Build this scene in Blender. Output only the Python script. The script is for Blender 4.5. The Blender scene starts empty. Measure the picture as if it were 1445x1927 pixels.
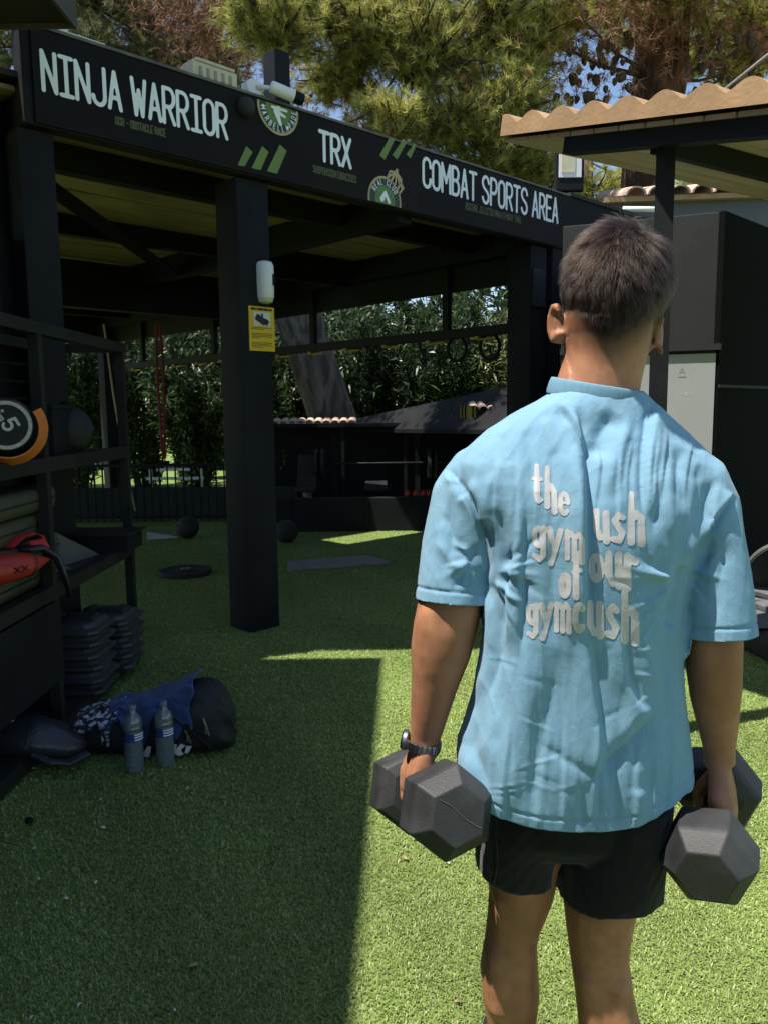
import bpy, bmesh, math, random
import numpy as np
from mathutils import Vector, Matrix
random.seed(7); RNG = np.random.default_rng(7)
R = math.radians
C = bpy.context.scene.collection
# ------------------------------------------------------------------ camera
IW, IH, FPX = 1445.0, 1927.0, 1500.0
CAMZ, PITCH, ROLL = 1.42, R(7.3), R(-0.6)
cd = bpy.data.cameras.new('camera'); cam = bpy.data.objects.new('camera', cd); C.objects.link(cam)
cd.sensor_fit = 'VERTICAL'; cd.sensor_height = 36.0; cd.lens = FPX / IH * 36.0
cd.clip_start = 0.05; cd.clip_end = 400
CR = Matrix.Rotation(math.pi/2 - PITCH, 3, 'X') @ Matrix.Rotation(ROLL, 3, 'Z')
cam.matrix_world = Matrix.Translation((0, 0, CAMZ)) @ CR.to_4x4()
bpy.context.scene.camera = cam
CRI = np.array(CR.transposed())
def ray(px, py): return CR @ Vector(((px-IW/2)/FPX, -(py-IH/2)/FPX, -1))
def at(px, py, Y):
    d = ray(px, py); return Vector((0, 0, CAMZ)) + d*(Y/d.y)
def gnd(px, py, z=0.0):
    d = ray(px, py); return Vector((0, 0, CAMZ)) + d*((z-CAMZ)/d.z)
def atz(px, py, z): return gnd(px, py, z)
def proj(P):                                     # world points (n,3) -> photo pixels, used to lay measured detail on surfaces
    q = (np.asarray(P) - np.array([0, 0, CAMZ])) @ CRI.T
    return np.stack([q[:, 0]/-q[:, 2]*FPX + IW/2, -q[:, 1]/-q[:, 2]*FPX + IH/2], 1)
# ------------------------------------------------------------------ light
SUN_TO = Vector((0.352, 0.132, -0.927)).normalized()          # direction the sunlight travels
SUN_EL = math.asin(-SUN_TO.z); SUN_AZ = math.atan2(-SUN_TO.x, -SUN_TO.y)
w = bpy.data.worlds.new('World'); bpy.context.scene.world = w; w.use_nodes = True
nt = w.node_tree; bg = nt.nodes['Background']
sk = nt.nodes.new('ShaderNodeTexSky'); sk.sky_type = 'NISHITA'; sk.sun_disc = False
sk.sun_elevation = SUN_EL; sk.sun_rotation = SUN_AZ; sk.air_density = 1.0; sk.dust_density = 0.6; sk.ozone_density = 1.5
nt.links.new(sk.outputs[0], bg.inputs[0]); bg.inputs[1].default_value = 0.1
sl = bpy.data.lights.new('sun', 'SUN'); sl.energy = 4.8; sl.angle = R(0.53); sl.color = (1.0, 0.94, 0.84)
so = bpy.data.objects.new('sun', sl); C.objects.link(so)
so.rotation_mode = 'QUATERNION'; so.rotation_quaternion = SUN_TO.to_track_quat('-Z', 'Y'); so.location = (-6, -8, 14)
vs = bpy.context.scene.view_settings
vs.view_transform = 'Standard'; vs.look = 'None'; vs.exposure = 0.85; vs.gamma = 1.0; vs.use_curve_mapping = False
cy = bpy.context.scene.cycles
cy.max_bounces = 6; cy.diffuse_bounces = 3; cy.glossy_bounces = 3; cy.transmission_bounces = 6; cy.transparent_max_bounces = 8
# ------------------------------------------------------------------ materials
MATS = {}
def M(name, col, rough=0.6, var=0.15, scale=8.0, bump=0.0, bscale=60.0, metal=0.0, spec=0.4, col2=None, c2=(0.45, 0.62),
      attr=None, stretch=None, sss=0.0, coat=0.0, trans=0.0, detail=5.0, sheen=0.0, c2scale=None, rvar=0.15, space='Object'):
    if name in MATS: return MATS[name]
    m = bpy.data.materials.new(name); m.use_nodes = True; n = m.node_tree.nodes; L = m.node_tree.links
    b = n['Principled BSDF']
    tc = n.new('ShaderNodeTexCoord'); co = tc.outputs[space]
    if stretch:
        mp = n.new('ShaderNodeMapping'); mp.inputs['Scale'].default_value = stretch; L.new(co, mp.inputs[0]); co = mp.outputs[0]
    no = n.new('ShaderNodeTexNoise'); no.inputs['Scale'].default_value = scale; no.inputs['Detail'].default_value = detail; L.new(co, no.inputs['Vector'])
    cr = n.new('ShaderNodeValToRGB'); e = cr.color_ramp.elements
    e[0].position = 0.3; e[1].position = 0.7
    e[0].color = tuple(max(0, c*(1-var)) for c in col) + (1,); e[1].color = tuple(min(1, c*(1+var)) for c in col) + (1,)
    L.new(no.outputs['Fac'], cr.inputs[0]); out = cr.outputs[0]
    if col2:
        n2 = n.new('ShaderNodeTexNoise'); n2.inputs['Scale'].default_value = c2scale or scale*0.37; n2.inputs['Detail'].default_value = 6; L.new(co, n2.inputs['Vector'])
        r2 = n.new('ShaderNodeMapRange'); r2.inputs[1].default_value = c2[0]; r2.inputs[2].default_value = c2[1]; L.new(n2.outputs['Fac'], r2.inputs[0])
        mx = n.new('ShaderNodeMix'); mx.data_type = 'RGBA'; L.new(r2.outputs[0], mx.inputs[0]); L.new(out, mx.inputs[6]); mx.inputs[7].default_value = col2 + (1,)
        out = mx.outputs[2]
    if attr:
        at_ = n.new('ShaderNodeAttribute'); at_.attribute_name = attr
        mx = n.new('ShaderNodeMix'); mx.data_type = 'RGBA'; mx.blend_type = 'MULTIPLY'; mx.inputs[0].default_value = 1
        L.new(out, mx.inputs[6]); L.new(at_.outputs['Color'], mx.inputs[7]); out = mx.outputs[2]
    L.new(out, b.inputs['Base Color'])
    rr = n.new('ShaderNodeMapRange'); rr.inputs[3].default_value = max(0.02, rough-rvar*0.6); rr.inputs[4].default_value = min(1, rough+rvar*0.6)
    L.new(no.outputs['Fac'], rr.inputs[0]); L.new(rr.outputs[0], b.inputs['Roughness'])
    b.inputs['Metallic'].default_value = metal; b.inputs['Specular IOR Level'].default_value = spec
    if bump:
        nb = n.new('ShaderNodeTexNoise'); nb.inputs['Scale'].default_value = bscale; nb.inputs['Detail'].default_value = 4; L.new(co, nb.inputs['Vector'])
        bp = n.new('ShaderNodeBump'); bp.inputs['Strength'].default_value = bump; bp.inputs['Distance'].default_value = 0.01
        L.new(nb.outputs['Fac'], bp.inputs['Height']); L.new(bp.outputs[0], b.inputs['Normal'])
    if sss:
        b.inputs['Subsurface Weight'].default_value = sss; b.inputs['Subsurface Radius'].default_value = (0.8, 0.3, 0.15); b.inputs['Subsurface Scale'].default_value = 0.012
    if coat: b.inputs['Coat Weight'].default_value = coat
    if trans: b.inputs['Transmission Weight'].default_value = trans
    if sheen: b.inputs['Sheen Weight'].default_value = sheen; b.inputs['Sheen Roughness'].default_value = 0.5
    MATS[name] = m; return m
def leafmat(name, col, var=0.25, rough=0.5, trans=0.35, attr='tint', scale=1.2):
    m = M(name, col, rough, var, scale, attr=attr, space='Object'); n = m.node_tree.nodes; L = m.node_tree.links
    b = n['Principled BSDF']; o = n['Material Output']
    t = n.new('ShaderNodeBsdfTranslucent'); src = b.inputs['Base Color'].links[0].from_socket; L.new(src, t.inputs[0])
    ms = n.new('ShaderNodeMixShader'); ms.inputs[0].default_value = trans
    L.new(b.outputs[0], ms.inputs[1]); L.new(t.outputs[0], ms.inputs[2]); L.new(ms.outputs[0], o.inputs[0]); return m
# ------------------------------------------------------------------ mesh helpers
def tag(o, label=None, cat=None, group=None, kind=None):
    if label: o['label'] = label
    if cat: o['category'] = cat
    if group: o['group'] = group
    if kind: o['kind'] = kind
    return o
def thing(name, label, cat, loc=(0, 0, 0), rz=0.0, group=None):
    o = bpy.data.objects.new(name, None); C.objects.link(o); o.location = loc; o.rotation_euler = (0, 0, rz); o.empty_display_size = 0.1
    return tag(o, label, cat, group)
def children(o): return [c for c in C.objects if c.parent == o]
def copy_tree(o, parent=None):
    c = o.copy(); C.objects.link(c); c.parent = parent
    for ch in children(o): copy_tree(ch, c)
    return c
class MB:
    def __init__(s): s.v = []; s.f = []
    def add(s, v, f):
        k = len(s.v); s.v += [tuple(p) for p in v]; s.f += [tuple(i+k for i in q) for q in f]; return s
    def box(s, c, sz, rot=None, bev=0.0):
        h = [x/2 for x in sz]; c = Vector(c); rot = rot or Matrix.Identity(3)
        if bev <= 0:
            P = [c + rot @ Vector((x*h[0], y*h[1], z*h[2])) for z in (-1, 1) for y in (-1, 1) for x in (-1, 1)]
            return s.add(P, [(0, 2, 3, 1), (4, 5, 7, 6), (0, 1, 5, 4), (2, 6, 7, 3), (0, 4, 6, 2), (1, 3, 7, 5)])
        b = min(bev, min(h)*0.98); bm = bmesh.new(); bmesh.ops.create_cube(bm, size=1)
        bmesh.ops.scale(bm, vec=sz, verts=bm.verts)
        bmesh.ops.bevel(bm, geom=bm.edges[:], offset=b, segments=2, profile=0.6, affect='EDGES', clamp_overlap=True)
        bm.verts.index_update()
        s.add([c + rot @ v.co for v in bm.verts], [[v.index for v in f.verts] for f in bm.faces]); bm.free(); return s
    def rings(s, rg, cap=True, closed=False):
        n = len(rg[0]); k = len(s.v); 
        for r_ in rg: s.v += [tuple(p) for p in r_]
        m = len(rg)
        for i in range(m if closed else m-1):
            a = k+i*n; b = k+((i+1) % m)*n
            for j in range(n): s.f.append((a+j, a+(j+1) % n, b+(j+1) % n, b+j))
        if cap and not closed:
            s.f.append(tuple(range(k+n-1, k-1, -1))); s.f.append(tuple(range(k+(m-1)*n, k+m*n)))
        return s
    def tube(s, pts, rad, seg=8, cap=True, flat=None, up=None, closed=False):
        pts = [Vector(p) for p in pts]; n = len(pts)
        if not hasattr(rad, '__len__'): rad = [rad]*n
        rg = []; pu = None
        for i, p in enumerate(pts):
            if closed: t = pts[(i+1) % n]-pts[i-1]
            else: t = pts[min(i+1, n-1)]-pts[max(i-1, 0)]
            t = t.normalized()
            if pu is None:
                pu = Vector(up) if up else (Vector((0, 0, 1)) if abs(t.z) < 0.9 else Vector((0, 1, 0)))
            u = (pu - t*pu.dot(t)).normalized(); v = t.cross(u); pu = u
            r_ = rad[i]; ru, rv = (r_, r_) if not hasattr(r_, '__len__') else r_
            rg.append([p + u*math.cos(a)*ru + v*math.sin(a)*rv for a in (2*math.pi*j/seg for j in range(seg))])
        return s.rings(rg, cap, closed)
    def lathe(s, c, prof, seg=24, axis=(0, 0, 1), cap=True):
        q = Vector(axis).to_track_quat('Z', 'Y'); c = Vector(c)
        return s.rings([[c + q @ Vector((r_*math.cos(a), r_*math.sin(a), z)) for a in (2*math.pi*j/seg for j in range(seg))] for r_, z in prof], cap)
    def ball(s, c, r_, seg=16, sq=(1, 1, 1), rot=None):
        rot = rot or Matrix.Identity(3); c = Vector(c); rg = []
        for i in range(seg//2+1):
            t = math.pi*min(max(i/(seg//2), 0.004), 0.996)
            rg.append([c + rot @ Vector((r_*sq[0]*math.sin(t)*math.cos(a), r_*sq[1]*math.sin(t)*math.sin(a), -r_*sq[2]*math.cos(t))) for a in (2*math.pi*j/seg for j in range(seg))])
        return s.rings(rg, True)
    def prism(s, poly, d, rot=None, c=(0, 0, 0)):            # poly in local xz, extruded along local +y by d
        rot = rot or Matrix.Identity(3); c = Vector(c); n = len(poly)
        s.add([c + rot @ Vector((x, 0, z)) for x, z in poly] + [c + rot @ Vector((x, d, z)) for x, z in poly],
              [tuple(range(n)), tuple(range(2*n-1, n-1, -1))] + [(i, n+i, n+(i+1) % n, (i+1) % n) for i in range(n)]); return s
    def build(s, name, m, parent=None, smooth=False, loc=None, fix=True):
        me = bpy.data.meshes.new(name); me.from_pydata([tuple(v) for v in s.v], [], s.f); me.update()
        if fix:
            bm = bmesh.new(); bm.from_mesh(me); bmesh.ops.recalc_face_normals(bm, faces=bm.faces[:]); bm.to_mesh(me); bm.free()
        if smooth is True: me.polygons.foreach_set('use_smooth', [True]*len(me.polygons))
        elif smooth: me.polygons.foreach_set('use_smooth', [True]*len(me.polygons)); me.set_sharp_from_angle(angle=R(smooth))
        if m: me.materials.append(m)
        o = bpy.data.objects.new(name, me); C.objects.link(o)
        if parent: o.parent = parent
        if loc is not None: o.location = loc
        return o
def npmesh(name, V, F, m, parent=None, tint=None, smooth=False):
    """V (n,3), F (k,3|4) numpy"""
    me = bpy.data.meshes.new(name); k = F.shape[1]
    me.vertices.add(len(V)); me.vertices.foreach_set('co', np.ascontiguousarray(V, np.float32).ravel())
    me.loops.add(F.size); me.loops.foreach_set('vertex_index', np.ascontiguousarray(F, np.int32).ravel())
    me.polygons.add(len(F)); me.polygons.foreach_set('loop_start', np.arange(0, F.size, k, dtype=np.int32))
    me.update(calc_edges=True)
    if tint is not None:
        a = me.color_attributes.new('tint', 'FLOAT_COLOR', 'POINT'); t = np.ones((len(V), 4), np.float32); t[:, :3] = tint; a.data.foreach_set('color', t.ravel())
    if smooth: me.polygons.foreach_set('use_smooth', [True]*len(F))
    me.materials.append(m); o = bpy.data.objects.new(name, me); C.objects.link(o)
    if parent: o.parent = parent
    return o
def rotz(a): return Matrix.Rotation(a, 3, 'Z')
def nrm(v): return v/np.maximum(np.linalg.norm(v, axis=-1, keepdims=True), 1e-9)
def strip(poly_lo, poly_hi): return [(i, i+1, len(poly_lo)+i+1, len(poly_lo)+i) for i in range(len(poly_lo)-1)]
# ------------------------------------------------------------------ stroke lettering -> clean mesh (marching squares over a stroke distance field)
def arc(cx, cy, rx, ry, a0, a1, n=10): return [(cx+rx*math.cos(R(a0+(a1-a0)*i/n)), cy+ry*math.sin(R(a0+(a1-a0)*i/n))) for i in range(n+1)]
def _up():
    w = 0.42; G = {}
    bowl = lambda y0, y1, w=w: [(0, y1)] + arc(w-.2, (y0+y1)/2, .2, (y1-y0)/2, 90, -90) + [(0, y0)]
    oval = arc(w/2, .78, w/2, .22, 0, 180)+arc(w/2, .22, w/2, .22, 180, 360)+[(w, .78)]
    G['A'] = [[(0, 0), (w/2, 1), (w, 0)], [(.08, .3), (w-.08, .3)]]
    G['B'] = [[(0, 0), (0, 1)], bowl(.52, 1, w-.03), bowl(0, .52)]
    G['C'] = [[(w, .72)]+arc(w/2, .78, w/2, .22, 0, 180)+arc(w/2, .22, w/2, .22, 180, 360)+[(w, .28)]]
    G['D'] = [[(0, 0), (0, 1)]+arc(w-.22, .75, .22, .25, 90, 0)+arc(w-.22, .25, .22, .25, 0, -90)+[(0, 0)]]
    G['E'] = [[(w*.9, 1), (0, 1), (0, 0), (w*.9, 0)], [(0, .52), (w*.75, .52)]]
    G['F'] = [[(w*.9, 1), (0, 1), (0, 0)], [(0, .52), (w*.75, .52)]]
    G['G'] = [[(w, .72)]+arc(w/2, .78, w/2, .22, 0, 180)+arc(w/2, .22, w/2, .22, 180, 360)+[(w, .48), (w*.55, .48)]]
    G['H'] = [[(0, 0), (0, 1)], [(w, 0), (w, 1)], [(0, .52), (w, .52)]]
    G['I'] = [[(w/2, 0), (w/2, 1)], [(.02, 0), (w-.02, 0)], [(.02, 1), (w-.02, 1)]]
    G['J'] = [[(w, 1), (w, .22)]+arc(w/2, .22, w/2, .22, 0, -180)]
    G['K'] = [[(0, 0), (0, 1)], [(w, 1), (.02, .42)], [(.14, .54), (w, 0)]]
    G['L'] = [[(0, 1), (0, 0), (w*.9, 0)]]
    G['M'] = [[(0, 0), (0, 1), (w*.6, .35), (w*1.2, 1), (w*1.2, 0)]]
    G['N'] = [[(0, 0), (0, 1), (w, 0), (w, 1)]]
    G['O'] = [oval]; G['Q'] = [oval, [(w*.6, .2), (w, 0)]]
    G['P'] = [[(0, 0), (0, 1)], bowl(.45, 1)]
    G['R'] = [[(0, 0), (0, 1)], bowl(.47, 1), [(.2, .47), (w, 0)]]
    G['S'] = [[(w, .78)]+arc(w/2, .77, w/2, .23, 10, 200)+[(w*.2, .58), (w*.8, .42)]+arc(w/2, .23, w/2, .23, 20, -170)]
    G['T'] = [[(w/2, 0), (w/2, 1)], [(-.01, 1), (w+.01, 1)]]
    G['U'] = [[(0, 1)]+arc(w/2, .22, w/2, .22, 180, 360)+[(w, 1)]]
    G['V'] = [[(0, 1), (w/2, 0), (w, 1)]]
    G['W'] = [[(0, 1), (w*.3, 0), (w*.6, .7), (w*.9, 0), (w*1.2, 1)]]
    G['X'] = [[(0, 0), (w, 1)], [(0, 1), (w, 0)]]
    G['Y'] = [[(0, 1), (w/2, .5), (w, 1)], [(w/2, .5), (w/2, 0)]]
    G['Z'] = [[(0, 1), (w, 1), (0, 0), (w, 0)]]
    G['1'] = [[(.1, .8), (w/2, 1), (w/2, 0)]]; G['5'] = [[(w, 1), (.05, 1), (.02, .57)]+arc(w/2, .3, w/2, .3, 100, -150)]
    G['-'] = [[(.05, .48), (w-.05, .48)]]
    return G
UP = _up()
def mesh_sdf(field, x0, y0, x1, y1, h):
    """field(X,Y)->negative inside. Returns (V2, F) of the filled region."""
    nx, ny = int((x1-x0)/h)+2, int((y1-y0)/h)+2
    xs = x0+np.arange(nx)*h; ys = y0+np.arange(ny)*h; X, Y = np.meshgrid(xs, ys); D = field(X, Y)
    V = []; key = {}; F = []
    def vid(k, p):
        if k not in key: key[k] = len(V); V.append(p)
        return key[k]
    ins = D < 0
    act = ins[:-1, :-1] | ins[1:, :-1] | ins[:-1, 1:] | ins[1:, 1:]
    for j, i in zip(*np.nonzero(act)):
        cs = ((j, i), (j, i+1), (j+1, i+1), (j+1, i)); poly = []
        for a in range(4):
            p, q = cs[a], cs[(a+1) % 4]
            if ins[p]: poly.append(vid(p, (X[p], Y[p])))
            if ins[p] != ins[q]:
                t = D[p]/(D[p]-D[q]); k = (p, q) if p < q else (q, p)
                poly.append(vid(k, (X[p]+(X[q]-X[p])*t, Y[p]+(Y[q]-Y[p])*t)))
        if len(poly) >= 3: F.append(tuple(poly))
    return V, F
def stroke_field(strokes):
    """strokes: list of polylines [(x,y,r)]"""
    def f(X, Y):
        D = np.full(X.shape, 9.0)
        for s in strokes:
            for (ax, ay, ar), (bx, by, br) in zip(s[:-1], s[1:]):
                dx, dy = bx-ax, by-ay; L2 = dx*dx+dy*dy+1e-12
                t = np.clip(((X-ax)*dx+(Y-ay)*dy)/L2, 0, 1)
                D = np.minimum(D, np.hypot(X-ax-t*dx, Y-ay-t*dy)-(ar+(br-ar)*t))
        return D
    return f
def text_strokes(txt, hgt, wid, thick, gap=0.16):
    """condensed capitals fitted to a box hgt x wid, origin lower left"""
    x = 0; S = []
    for ch in txt:
        if ch == ' ': x += .3; continue
        g = UP[ch]; wx = max(p[0] for s in g for p in s)
        for s in g: S.append([(x+p[0], p[1]) for p in s])
        x += wx+gap
    x -= gap; t = thick
    return [[(p[0]/x*(wid-2*t)+t, p[1]*(hgt-2*t)+t, t) for p in s] for s in S]
def letters(name, strokes, mat_, parent, frame, res):
    """frame(x,y)->local Vector"""
    xs = [p[0] for s in strokes for p in s]; ys = [p[1] for s in strokes for p in s]; r_ = max(p[2] for s in strokes for p in s)+res
    V, F = mesh_sdf(stroke_field(strokes), min(xs)-r_, min(ys)-r_, max(xs)+r_, max(ys)+r_, res)
    b = MB(); b.add([frame(x, y) for x, y in V], F); return b.build(name, mat_, parent, fix=False)
# ------------------------------------------------------------------ material palette
BLK = M('black_paint', (0.012, 0.013, 0.015), 0.7, 0.3, 3, 0.12, 120, spec=0.14, col2=(0.019, 0.019, 0.02), c2=(0.5, 0.75), c2scale=1.7)
BLK2 = M('black_steel', (0.009, 0.01, 0.012), 0.6, 0.3, 6, 0.1, 160, spec=0.16)
GREYB = M('charcoal_wall', (0.019, 0.021, 0.023), 0.75, 0.2, 2.5, 0.12, 90, col2=(0.036, 0.036, 0.036), c2=(0.5, 0.7))
WOOD = M('ceiling_wood', (0.3, 0.21, 0.12), 0.6, 0.3, 1.5, 0.15, 40, stretch=(1, 14, 14))
SOFF = M('soffit_wood', (0.5, 0.355, 0.35), 0.55, 0.16, 1.2, 0.1, 40, stretch=(10, 1, 10), col2=(0.38, 0.28, 0.26), c2=(0.5, 0.8))
TERRA = M('sand_sheet', (0.36, 0.225, 0.115), 0.7, 0.16, 7, 0.2, 50, col2=(0.27, 0.18, 0.105), c2=(0.55, 0.75), c2scale=3.5)
WHT = M('white_plastic', (0.74, 0.75, 0.73), 0.4, 0.05, 5)
CREAM = M('cream_block', (0.55, 0.5, 0.36), 0.8, 0.12, 12, 0.2)
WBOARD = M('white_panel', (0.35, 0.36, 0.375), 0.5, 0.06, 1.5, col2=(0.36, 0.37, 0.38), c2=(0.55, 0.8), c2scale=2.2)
RUB = M('black_rubber', (0.02, 0.021, 0.022), 0.65, 0.3, 20, 0.5, 220, spec=0.3)
LETW = M('sign_white', (0.82, 0.86, 0.86), 0.5, 0.06, 6)
LETO = M('sign_olive', (0.085, 0.09, 0.03), 0.6, 0.1, 6)
STRG = M('sign_green', (0.14, 0.22, 0.04), 0.5, 0.08, 6)
GOLD = M('emblem_gold', (0.45, 0.36, 0.17), 0.5, 0.2, 30)
DGRN = M('emblem_dark_green', (0.02, 0.055, 0.03), 0.5, 0.1, 6)
MGRN = M('emblem_green', (0.11, 0.2, 0.04), 0.5, 0.2, 14)
YEL = M('yellow_plastic', (0.62, 0.42, 0.02), 0.5, 0.08, 5)
BARK = M('pine_bark', (0.12, 0.07, 0.04), 0.9, 0.45, 5, 0.9, 14, stretch=(1, 1, 0.25), col2=(0.05, 0.032, 0.022), c2=(0.42, 0.55), c2scale=7, spec=0.15)
BARKG = M('grey_bark', (0.2, 0.17, 0.15), 0.9, 0.35, 7, 0.9, 16, stretch=(1, 1, 0.22), col2=(0.09, 0.075, 0.065), c2=(0.45, 0.6), c2scale=9, spec=0.15)
TURFB = M('turf_backing', (0.16, 0.225, 0.065), 0.9, 0.3, 90, 0.6, 300, spec=0.1)
RED = M('red_vinyl', (0.36, 0.03, 0.015), 0.4, 0.12, 6, 0.2, 50)
ORNG = M('orange_webbing', (0.6, 0.17, 0.03), 0.6, 0.12, 30, 0.3, 200)
GRYM = M('grey_foam', (0.085, 0.09, 0.09), 0.6, 0.15, 6, 0.2, 80)
OLIVE = M('olive_vinyl', (0.06, 0.062, 0.035), 0.5, 0.15, 6, 0.2, 60)
VINYL = M('black_vinyl', (0.02, 0.022, 0.027), 0.32, 0.3, 9, 0.5, 26, spec=0.5)
STEEL = M('steel', (0.45, 0.46, 0.47), 0.3, 0.1, 30, metal=1.0)
MGRYF = M('mat_grey', (0.2, 0.185, 0.165), 0.8, 0.15, 9, 0.2, 80)

# ------------------------------------------------------------------ ground
g = MB(); g.add([(-60, -20, 0), (60, -20, 0), (60, 90, 0), (-60, 90, 0)], [(0, 1, 2, 3)])
tag(g.build('ground', TURFB, fix=False), 'flat ground under artificial turf', kind='structure')

# ------------------------------------------------------------------ open training shed (local x along the sign, local y inwards)
SP = Vector((-0.83, 4.96, 0)); SA = R(44.2)
shed = thing('training_shed', 'large black open-sided shed with thick square pillars and a wooden plank ceiling', 'shed', SP, SA)
def sw(u, v, z): return SP + rotz(SA) @ Vector((u, v, z))
def bx(name, lo, hi, m, parent, bev=0.0, smooth=False):
    lo, hi = Vector(lo), Vector(hi); return MB().box((lo+hi)/2, hi-lo, bev=bev).build(name, m, parent, smooth)
for u0, u1, v0, v1 in ((0, .235, .05, .285), (-1.27, -1.09, .05, .27), (3.0, 3.24, .05, .3), (3.0, 3.22, 8.3, 8.52), (-1.27, -1.07, 8.3, 8.5)):
    bx('pillar', (u0, v0, -.02), (u1, v1, 2.82), BLK, shed, bev=.012, smooth=30)
bx('fascia', (-1.25, .0, 2.825), (3.48, .1, 3.29), BLK, shed, bev=.01)
bx('roof_post', (.35, .1, 3.05), (.47, .22, 3.66), BLK2, shed, bev=.006)
for u in (-1.17, 1.5, 3.12): bx('ceiling_beam', (u-.07, .1, 2.78), (u+.07, 8.6, 3.0), BLK2, shed)
for v in (.75, 2.4, 5.8, 7.5):
    for a, b in ((-1.1, 1.43), (1.57, 3.05)): bx('joist', (a, v-.045, 2.84), (b, v+.045, 2.998), BLK2, shed)
bx('deep_beam', (-1.1, 4.05, 2.5), (3.05, 4.2, 2.97), BLK2, shed)
bx('rear_beam', (-1.25, 8.5, 2.6), (3.2, 8.62, 3.0), BLK2, shed)
bx('side_beam', (3.19, .1, 2.56), (3.29, 8.6, 2.86), BLK2, shed)
ib = Matrix.Rotation(-SA, 3, 'Z')
bp = [ib @ (Vector((-2.02, 5.2, 2.79))-SP), ib @ (Vector((-2.08, 8.2, 2.79))-SP)]
MB().tube(bp, .06, 4).build('brace', BLK2, shed)
bx('connection_plate', (3.02, .03, 2.3), (3.2, .05, 2.62), GREYB, shed, bev=.004)
SLOT = (1.57, 2.75, 2.62, 3.09)
for k in range(60):                                        # ceiling boards, with a gap added to let a strip of sun onto the turf
    v = .1 + k*.142; dz = .004*math.sin(k*2.1)
    for a, b_ in (((-1.3, 1.57), (2.75, 3.36)) if v > 2.61 and v+.136 < SLOT[3] else ((-1.3, 3.36),)): bx('plank', (a if a > -1 else -3.2, v+.004, 3.0+dz), (b_, v+.136, 3.022+dz), WOOD, shed)
rf = MB(); u0, u1, v0, v1 = SLOT
for lo, hi in (((-3.3, .05), (3.38, v0)), ((-3.3, v1), (3.38, 8.75)), ((-3.3, v0), (u0, v1)), ((u1, v0), (3.38, v1))): rf.box(((lo[0]+hi[0])/2, (lo[1]+hi[1])/2, 3.06), (hi[0]-lo[0], hi[1]-lo[1], .03))
rf.build('roof_sheet', GREYB, shed)
bx('joist', (1.57, 2.5, 2.75), (3.05, 2.58, 2.998), BLK2, shed)
bx('roof_edge_trim', (-1.26, -.012, 3.285), (3.49, .11, 3.3), M('sunlit_edge', (.12, .115, .1), .7, .4, 9), shed)  # sunlit top edge of the fascia put into the paler trim colour

# ---- printed banner on the fascia
ban = thing('sign_banner', 'long black banner lettered NINJA WARRIOR, TRX and COMBAT SPORTS AREA across the shed front', 'banner', SP, SA)
pts = [(-1.2, 2.835), (3.28, 2.835)] + [(3.28+.18*math.sin(R(a)), 3.015-.18*math.cos(R(a))) for a in range(10, 91, 10)] + [(3.46, 3.272), (-1.2, 3.272)]
BANM = M('banner_black', (0.009, 0.008, 0.007), 0.6, 0.4, 1.2, 0.1, 8, spec=0.12, col2=(0.017, 0.013, 0.009), c2=(0.5, 0.7), c2scale=0.9)
MB().prism(pts, .012, c=(0, -.014, 0)).build('panel', BANM, ban)
def fx(px, py):                                            # photo pixel -> (u, z) on the banner plane
    d = ray(px, py); n = Vector((math.sin(SA), -math.cos(SA), 0)); q = SP + n*.016
    t = (q).dot(n)/d.dot(n); P = Vector((0, 0, CAMZ))+d*t
    return (P-SP).dot(Vector((math.cos(SA), math.sin(SA), 0))), P.z
def banner_text(txt, tl, tr, br, bl, thick, m, res=.006, y=-.0165):
    c = [fx(*p) for p in (tl, tr, br, bl)]
    wdt = ((c[1][0]-c[0][0])+(c[2][0]-c[3][0]))/2; hgt = ((c[0][1]-c[3][1])+(c[1][1]-c[2][1]))/2
    u0 = (c[0][0]+c[3][0])/2; z0 = (c[3][1]+c[2][1])/2
    return letters('lettering', text_strokes(txt, hgt, wdt, thick), m, ban, lambda x, yy: Vector((u0+x, y, z0+yy)), res)
banner_text('NINJA WARRIOR', (75, 96), (429, 192), (430, 262), (79, 176), .0105, LETW)
banner_text('OCR - OBSTACLE RACE', (217, 219), (313, 242), (313, 257), (217, 236), .0035, LETO, .003)
banner_text('TRX', (600, 243), (662, 260), (662, 319), (600, 304), .0125, LETW)
banner_text('SUSPENSION EXERCISES', (589, 312), (671, 329), (671, 343), (589, 327), .004, LETO, .0035)
banner_text('COMBAT SPORTS AREA', (794, 299), (1050, 367), (1050, 418), (794, 358), .0125, LETW)
banner_text('BOXING JIUJITSU MMA K1 MUAY THAI', (875, 383), (980, 405), (980, 419), (875, 397), .004, LETO, .0035)
def poly_on_banner(name, px, m, y=-.0165):
    p = [fx(*q) for q in px]; return MB().prism(p, .0015, c=(0, y, 0)).build(name, m, ban)
for q in ([(464, 275), (476, 286), (461, 313), (448, 311)], [(494, 275), (506, 286), (491, 320), (474, 316)], [(527, 272), (540, 284), (522, 327), (503, 322)],
          [(733, 259), (743, 262), (724, 301), (714, 292)], [(758, 263), (766, 266), (747, 300), (738, 291)], [(780, 270), (783, 273), (772, 298), (764, 290)]):
    poly_on_banner('stripe', q, STRG)
def clip_disc(cu, cz, r_, zlo, zhi, n=40):
    return [(cu+r_*math.cos(2*math.pi*i/n), min(max(cz+r_*math.sin(2*math.pi*i/n), zlo), zhi)) for i in range(n)]
def disc(name, cu, cz, r_, m, y, zlo, zhi): return MB().prism(clip_disc(cu, cz, r_, zlo, zhi), .0014, c=(0, y, 0)).build(name, m, ban)
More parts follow.
